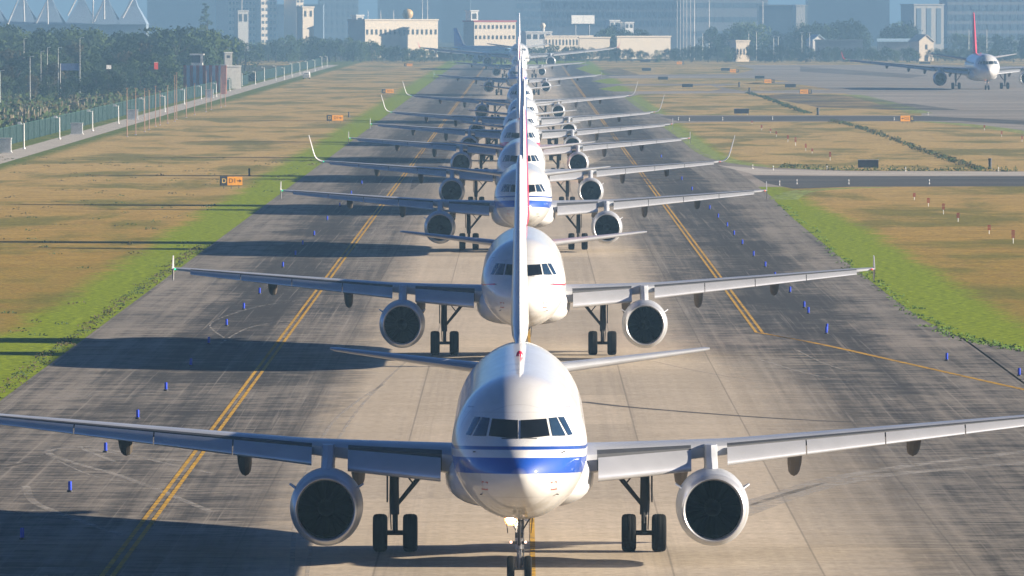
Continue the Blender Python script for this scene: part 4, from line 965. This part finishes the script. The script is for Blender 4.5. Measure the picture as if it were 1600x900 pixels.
for sx in (-.75,.75):
    for sy in (.9,3.3): MB().lathe([(-.1,.02),(-.1,.33),(.1,.33),(.1,.02)], (sx,sy,.33), 'X', 14).build('wheel', M['tyre'], r)

# ------------------------------------------------------------------ city behind
def building(name, px0, px1, yt, Y, depth, wall, label, rows=0, cols=0, yaw=0, roof=None, cat='building', wz=(.55,.6), top_frac=1.0, zmax=None, wmat='win', frames=False):
    a = at(px0, yt, Y); b = at(px1, yt, Y); wd = (b.x-a.x)/math.cos(yaw); h = zmax or a.z
    r = empty(name, ((a.x+b.x)/2, Y, 0), yaw, label, cat); hw = wd/2
    MB().box((-hw,0,0),(hw,depth,h)).build('wall', M[wall], r)
    MB().box((-hw-.3,-.3,h),(hw+.3,depth+.3,h+.5)).build('roof', M[roof or wall], r)
    if rows and cols:
        H0 = h*top_frac; cw, rh = wd/cols, (h-h*(1-top_frac))/rows; zb0 = h-H0
        first_ = None
        for i in range(rows):
            for j in range(cols):
                if i*cols+j >= 96: break
                if first_ is None:
                    first_ = MB().box((-cw*wz[0]/2,-.12,-rh*wz[1]/2),(cw*wz[0]/2,.1,rh*wz[1]/2)).build('window', M[wmat], r); o = first_
                else: o = first_.copy(); col.objects.link(o); o.parent = r
                o.location = (-hw+cw*(j+.5), 0, zb0+rh*(i+.5))
    return r, hw, h
building('low_building', 571, 684, 32, 2950, 14, 'cream', 'long cream flat roofed building left of the queue', 1, 16, R(28), top_frac=.62, wz=(.4,.22))
building('office_building', 741, 806, 34, 2900, 10, 'cream', 'two storey cream building with red roof edge behind the queue', 3, 10, R(24), 'redroof', top_frac=.85, wz=(.4,.35))
building('stair_tower', 736, 747, 18, 2945, 5, 'whitewall', 'small white block rising behind the red edged building', 1, 1, R(24), top_frac=.2)
building('water_tower_house', 473, 490, 12, 3100, 6, 'cream', 'narrow cream tower block with two windows high up', 1, 2, R(26), top_frac=.25, wz=(.35,.5))
building('small_tower', 557, 568, 25, 3100, 5, 'whitewall', 'tiny pale block left of the long cream building', 1, 1, R(25), top_frac=.2)
building('annex', 372, 388, 18, 3300, 6, 'concrete', 'low pale hut seen over the left trees', 1, 2, R(20), top_frac=.3)
for i, (a, b, yt, lab, cc) in enumerate([(357,373,-30,'pale apartment slab, leftmost of the four behind the wood',3),(378,399,-30,'pale apartment slab with balconies, second from left',4),(408,432,-30,'pale apartment slab with balconies, third from left',4),(463,474,-10,'narrow pale apartment slab, rightmost of the four',2)]):
    building('apartment_block', a, b, yt, 4200, 14, 'cream', lab, 10, cc, R(30), wz=(.6,.45))
# long grey institute with upright fins
building('institute', 845, 1066, 2, 3700, 30, 'greywall', 'wide grey block with rows of narrow upright windows', 3, 32, 0, top_frac=.55, wz=(.45,.62), wmat='glasswall')
building('terminal_hall', 1060, 1200, -25, 3900, 30, 'greywall', 'pale grey terraced block behind the lattice masts', 4, 10, R(4), wz=(.9,.35), top_frac=.9, wmat='glasswall')
building('glass_block', 1186, 1262, 9, 3600, 30, 'glasswall', 'boxy blue glass building with pale side wall', 0, 0, 0, roof='greywall')
building('side_slab', 1244, 1258, 9, 3590, 8, 'concrete', 'pale upright slab on the corner of the glass block', 0, 0, R(10))
building('glass_tower', 1262, 1390, -35, 4000, 30, 'glasswall', 'broad smooth blue glass tower block', 0, 0, 0)
building('portal_building', 1428, 1475, 8, 3400, 20, 'concrete', 'pale building with tall dark vertical openings', 1, 3, R(14), top_frac=.9, wz=(.45,.85), wmat='glasswall')
building('grid_building', 1480, 1640, -25, 3500, 30, 'greywall', 'large grey building with white grid of square windows at right', 7, 13, R(4), wz=(.72,.62), wmat='glasswall')
building('back_block', 500, 560, -10, 4600, 20, 'bluewall', 'faint blue block behind the long cream building', 6, 7, R(5), wmat='glasswall')
building('back_block', 690, 735, -20, 4500, 20, 'bluewall', 'faint blue block left of the white stair tower', 0, 0, 0)
building('back_block', 805, 850, -10, 4600, 20, 'greywall', 'faint grey block right behind the tail fins', 6, 4, 0, wmat='glasswall')
building('back_block', 590, 690, -6, 5000, 20, 'bluewall', 'broad faint block above the long cream building', 0, 0, 0)
building('back_block', 735, 806, -4, 4900, 20, 'greywall', 'faint block above the red edged building', 0, 0, 0)
building('back_block', 230, 350, -8, 4700, 20, 'bluewall', 'faint block behind the conifer', 8, 10, 0, wmat='glasswall')
building('back_block', 432, 505, 8, 4400, 20, 'bluewall', 'faint low block behind the narrow cream tower', 0, 0, 0)
# perimeter walls and low sheds
building('long_wall', 905, 953, 57, 2850, .6, 'cream', 'cream boundary wall below the billboard', 0, 0, R(20), zmax=3.6+4, cat='wall')
building('long_wall', 851, 926, 57.5, 2870, 1, 'cream', 'cream wall with small openings right of the tail fins', 1, 14, R(22), top_frac=.5, wz=(.3,.5), cat='wall')
building('long_wall', 964, 1048, 58, 2860, 1, 'cream', 'plain cream wall ending near the lattice masts', 0, 0, R(22), cat='wall')
building('white_shed', 1150, 1171, 65, 2700, 6, 'cream', 'tiny bright cream shed on the apron edge', 1, 4, R(20), wz=(.3,.3))
building('white_shed', 953, 968, 33, 3300, 6, 'whitewall', 'small white hut on the tree tops', 1, 2, R(20), top_frac=.2)
building('white_shed', 977, 990, 36, 3300, 6, 'whitewall', 'smaller white hut right of the hut on the tree tops', 1, 2, R(20), top_frac=.2)
building('service_block', 822, 862, 51, 2880, 8, 'whitewall', 'white low building just right of the queue', 1, 4, R(15), top_frac=.3)
building('brick_shed', 1275, 1348, 64, 2750, 8, 'bluewall', 'long dark low shed on the right', 1, 9, 0, roof='bluewall', wz=(.3,.3))
def gable(name, px0, px1, yt, yr, Y, depth, wall, roof, label, yaw=0):
    a = at(px0, yt, Y); b = at(px1, yt, Y); zr = at(px0, yr, Y).z; hw = (b.x-a.x)/2/math.cos(yaw)
    r = empty(name, ((a.x+b.x)/2, Y, 0), yaw, label, 'house')
    MB().loft([[(-hw,y,0),(hw,y,0),(hw,y,a.z),(0,y,zr),(-hw,y,a.z)] for y in (0,depth)], smooth=False).build('wall', M[wall], r)
    mb = MB()
    for sx in (-1, 1):
        q = [(sx*(hw+.3), a.z-.15), (0, zr+.05), (0, zr+.3), (sx*(hw+.3), a.z+.1)]
        mb.loft([[(x, y, z) for x, z in q] for y in (-.3, depth+.3)], smooth=False)
    mb.build('roof', M[roof], r); MB().box((-hw*.25,-.05,0),(hw*.25,-.003,2.1)).build('door', M['win'], r); MB().box((-hw*.15,-.05,a.z*.6),(hw*.15,-.003,a.z*.85)).build('window', M['win'], r)
gable('gabled_house', 1436, 1459, 65, 55, 2720, 9, 'cream', 'concrete', 'small cream house with pointed gable near the wide body', R(20))
gable('gabled_house', 1270, 1290, 63, 55, 2820, 8, 'whitewall', 'blueroof', 'small white house with pale blue roof at right', R(15))
a = at(1372, 60, 2760); b = at(1430, 60, 2760); r = empty('blue_roof_shed', ((a.x+b.x)/2, 2760, 0), 0, 'long shed with pale blue roof left of the gabled house', 'shed'); hw = (b.x-a.x)/2
MB().box((-hw,0,0),(hw,7,at(0,65,2760).z)).build('wall', M['greywall'], r); z0 = at(0,65,2760).z
MB().loft([[(x,-.4,z0+.01),(x,3.5,z0+1.1),(x,7.4,z0+.01),(x,7.4,z0-.1),(x,-.4,z0-.1)] for x in (-hw-.3, hw+.3)], smooth=False).build('roof', M['blueroof'], r)
# billboard
v0 = at(893, 24, 2950); v1 = at(929, 37, 2950); r = empty('billboard', ((v0.x+v1.x)/2, 2950, 0), R(22), 'large blank cream billboard above the cream walls', 'billboard'); hw = (v1.x-v0.x)/2/math.cos(R(22))
MB().box((-hw,0,v1.z),(-.04,.4,v0.z)).build('panel', M['whitewall'], r); MB().box((.04,0,v1.z),(hw,.4,v0.z)).build('panel', M['whitewall'], r)
MB().box((-hw-.1,.41,v1.z-.2),(hw+.1,.6,v0.z+.1)).build('frame', M['greywall'], r)
for lx in (-hw*.6, hw*.6): MB().tube([(lx,.8,0),(lx,.8,v0.z)], .3, 8).build('leg', M['greywall'], r)
# golden dome on the cream building line
v = at(637, 22, 3000); r = empty('radar_dome', (v.x, 3003, 0), 0, 'golden dome on a short tower behind the long cream building', 'dome')
rr = 2.1; MB().lathe([(0,rr*.55),(v.z-rr*.6,rr*.55)], (0,0,0), 'Z', 14).build('tower', M['greywall'], r)
MB().lathe([(-rr*.75,rr*.66),(-rr*.4,rr*.92),(0,rr),(rr*.4,rr*.92),(rr*.75,rr*.66),(rr,.02)], (0,0,v.z), 'Z', 24).build('dome', M['gold'], r)
v = at(848, 40, 2990); r = empty('small_dome', (v.x, 2990, 0), 0, 'small pale dome beyond the tail fins', 'dome')
MB().lathe([(0,.8),(v.z-1,.8)], (0,0,0), 'Z', 12).build('tower', M['concrete'], r); MB().lathe([(-.9,.8),(0,1.1),(.8,.8),(1.1,.02)], (0,0,v.z), 'Z', 16).build('dome', M['cream'], r)
# lattice masts and light poles
mast_list = [(1058,-10,52),(1063,-10,48),(1068,-10,48),(1073,-10,48),(1079,-10,48),(1085,-10,48),(1108,-10,48),(1192,0,50),(1170,48,75),(1182,48,72),(1085,50,68),(1098,50,68),(1253,50,68),(1265,50,68),(1209,56,74),(1216,56,74),(1542,45,60),(1514,45,72)]
for i, (px, yt, yb) in enumerate(mast_list):
    Y = 3000 if i < 8 else 2800; a = at(px, yt, Y)
    r = empty('light_mast', (a.x, Y, 0), 0, 'tall pale mast on the right skyline, %s of its group' % ordw(i), 'mast', 'pale masts before the far buildings')
    MB().tube([(0,0,0),(0,0,a.z)], [.28,.14] if i < 8 else [.16,.10], 6).build('pole', M['whitewall'], r); MB().box((-.7,-.2,a.z-.3),(.7,.2,a.z)).build('head', M['greywall'], r)
for i, px in enumerate([575,595,615,660,668]):
    Y = 2960; a = at(px, 16 if i < 3 else -6, Y); b = at(px, 30, Y)
    r = empty('roof_aerial', (a.x, Y, 0), 0, 'thin aerial mast standing behind the long cream building, %s from left' % ordw(i), 'mast', 'aerials behind the cream building')
    MB().tube([(0,0,0),(0,0,a.z)], [.22,.10], 6).build('pole', M['whitewall'], r)
    for t in (.8, .9): MB().box((-.6,-.05,a.z*t),(.6,.05,a.z*t+.1)).build('cross_arm', M['whitewall'], r)
M['tent'] = simple('tent_fabric', (.20,.27,.36), .8)
# tent-roofed hall with raking masts, far left
r = empty('tent_roof_hall', (0, 0, 0), 0, 'large hall with peaked tent roof and raking white masts, far left', 'hall'); Y = 3300
cx = at(100, 20, Y).x; r.location = (cx, Y, 0)
def lx_(px): return at(px, 20, Y).x-cx
def lz_(py): return at(0, py, Y).z
peaks = [30, 75, 125, 165]; zz = lz_(46)
for i, pk in enumerate([-15, 33, 75, 125, 163, 205]):
    mb = MB(); w0 = 24
    mb.add([(lx_(pk-w0),0,lz_(38)),(lx_(pk+w0),0,lz_(38)),(lx_(pk+w0),26,lz_(38)),(lx_(pk-w0),26,lz_(38)),(lx_(pk),13,lz_(-14)),
            (lx_(pk-w0*.35),9,lz_(10)),(lx_(pk+w0*.35),9,lz_(10)),(lx_(pk+w0*.35),17,lz_(10)),(lx_(pk-w0*.35),17,lz_(10))],
           [(0,1,6,5),(1,2,7,6),(2,3,8,7),(3,0,5,8),(5,6,4),(6,7,4),(7,8,4),(8,5,4),(0,3,2,1)], 0)
    mb.build('tent_roof', M['tent'], r)
MB().box((lx_(-40),2,0),(lx_(228),24,lz_(38)-.05)).build('wall', M['bluewall'], r)
for a0, a1 in [((12,38),(30,-4)),((57,36),(76,-4)),((106,24),(121,-4)),((145,36),(146,-10)),((147,34),(165,-4)),((192,28),(209,-4)),((38,34),(37,-6)),((75,38),(74,-6)),((163,30),(163,-6))]:
    MB().tube([(lx_(a0[0]),-.6,lz_(a0[1])),(lx_(a1[0]),-.6,lz_(a1[1]))], [.36,.28], 7).build('mast', M['whitewall'], r)

# ------------------------------------------------------------------ haze (closed box round everything)
hz = MB().box((-8000,-400,-1),(8000,34000,75)).build('haze', [])
m = bpy.data.materials.new('air_haze'); m.use_nodes = True; nt = m.node_tree; nt.nodes.clear()
out = nt.nodes.new('ShaderNodeOutputMaterial'); pv = nt.nodes.new('ShaderNodeVolumePrincipled')
pv.inputs['Color'].default_value = (.19,.345,.53,1); pv.inputs['Density'].default_value = 2.7e-4; pv.inputs['Anisotropy'].default_value = .0
nt.links.new(pv.outputs[0], out.inputs['Volume']); hz.data.materials.append(m); hz['kind'] = 'stuff'; hz['label'] = 'pale blue haze filling the air over the airfield'
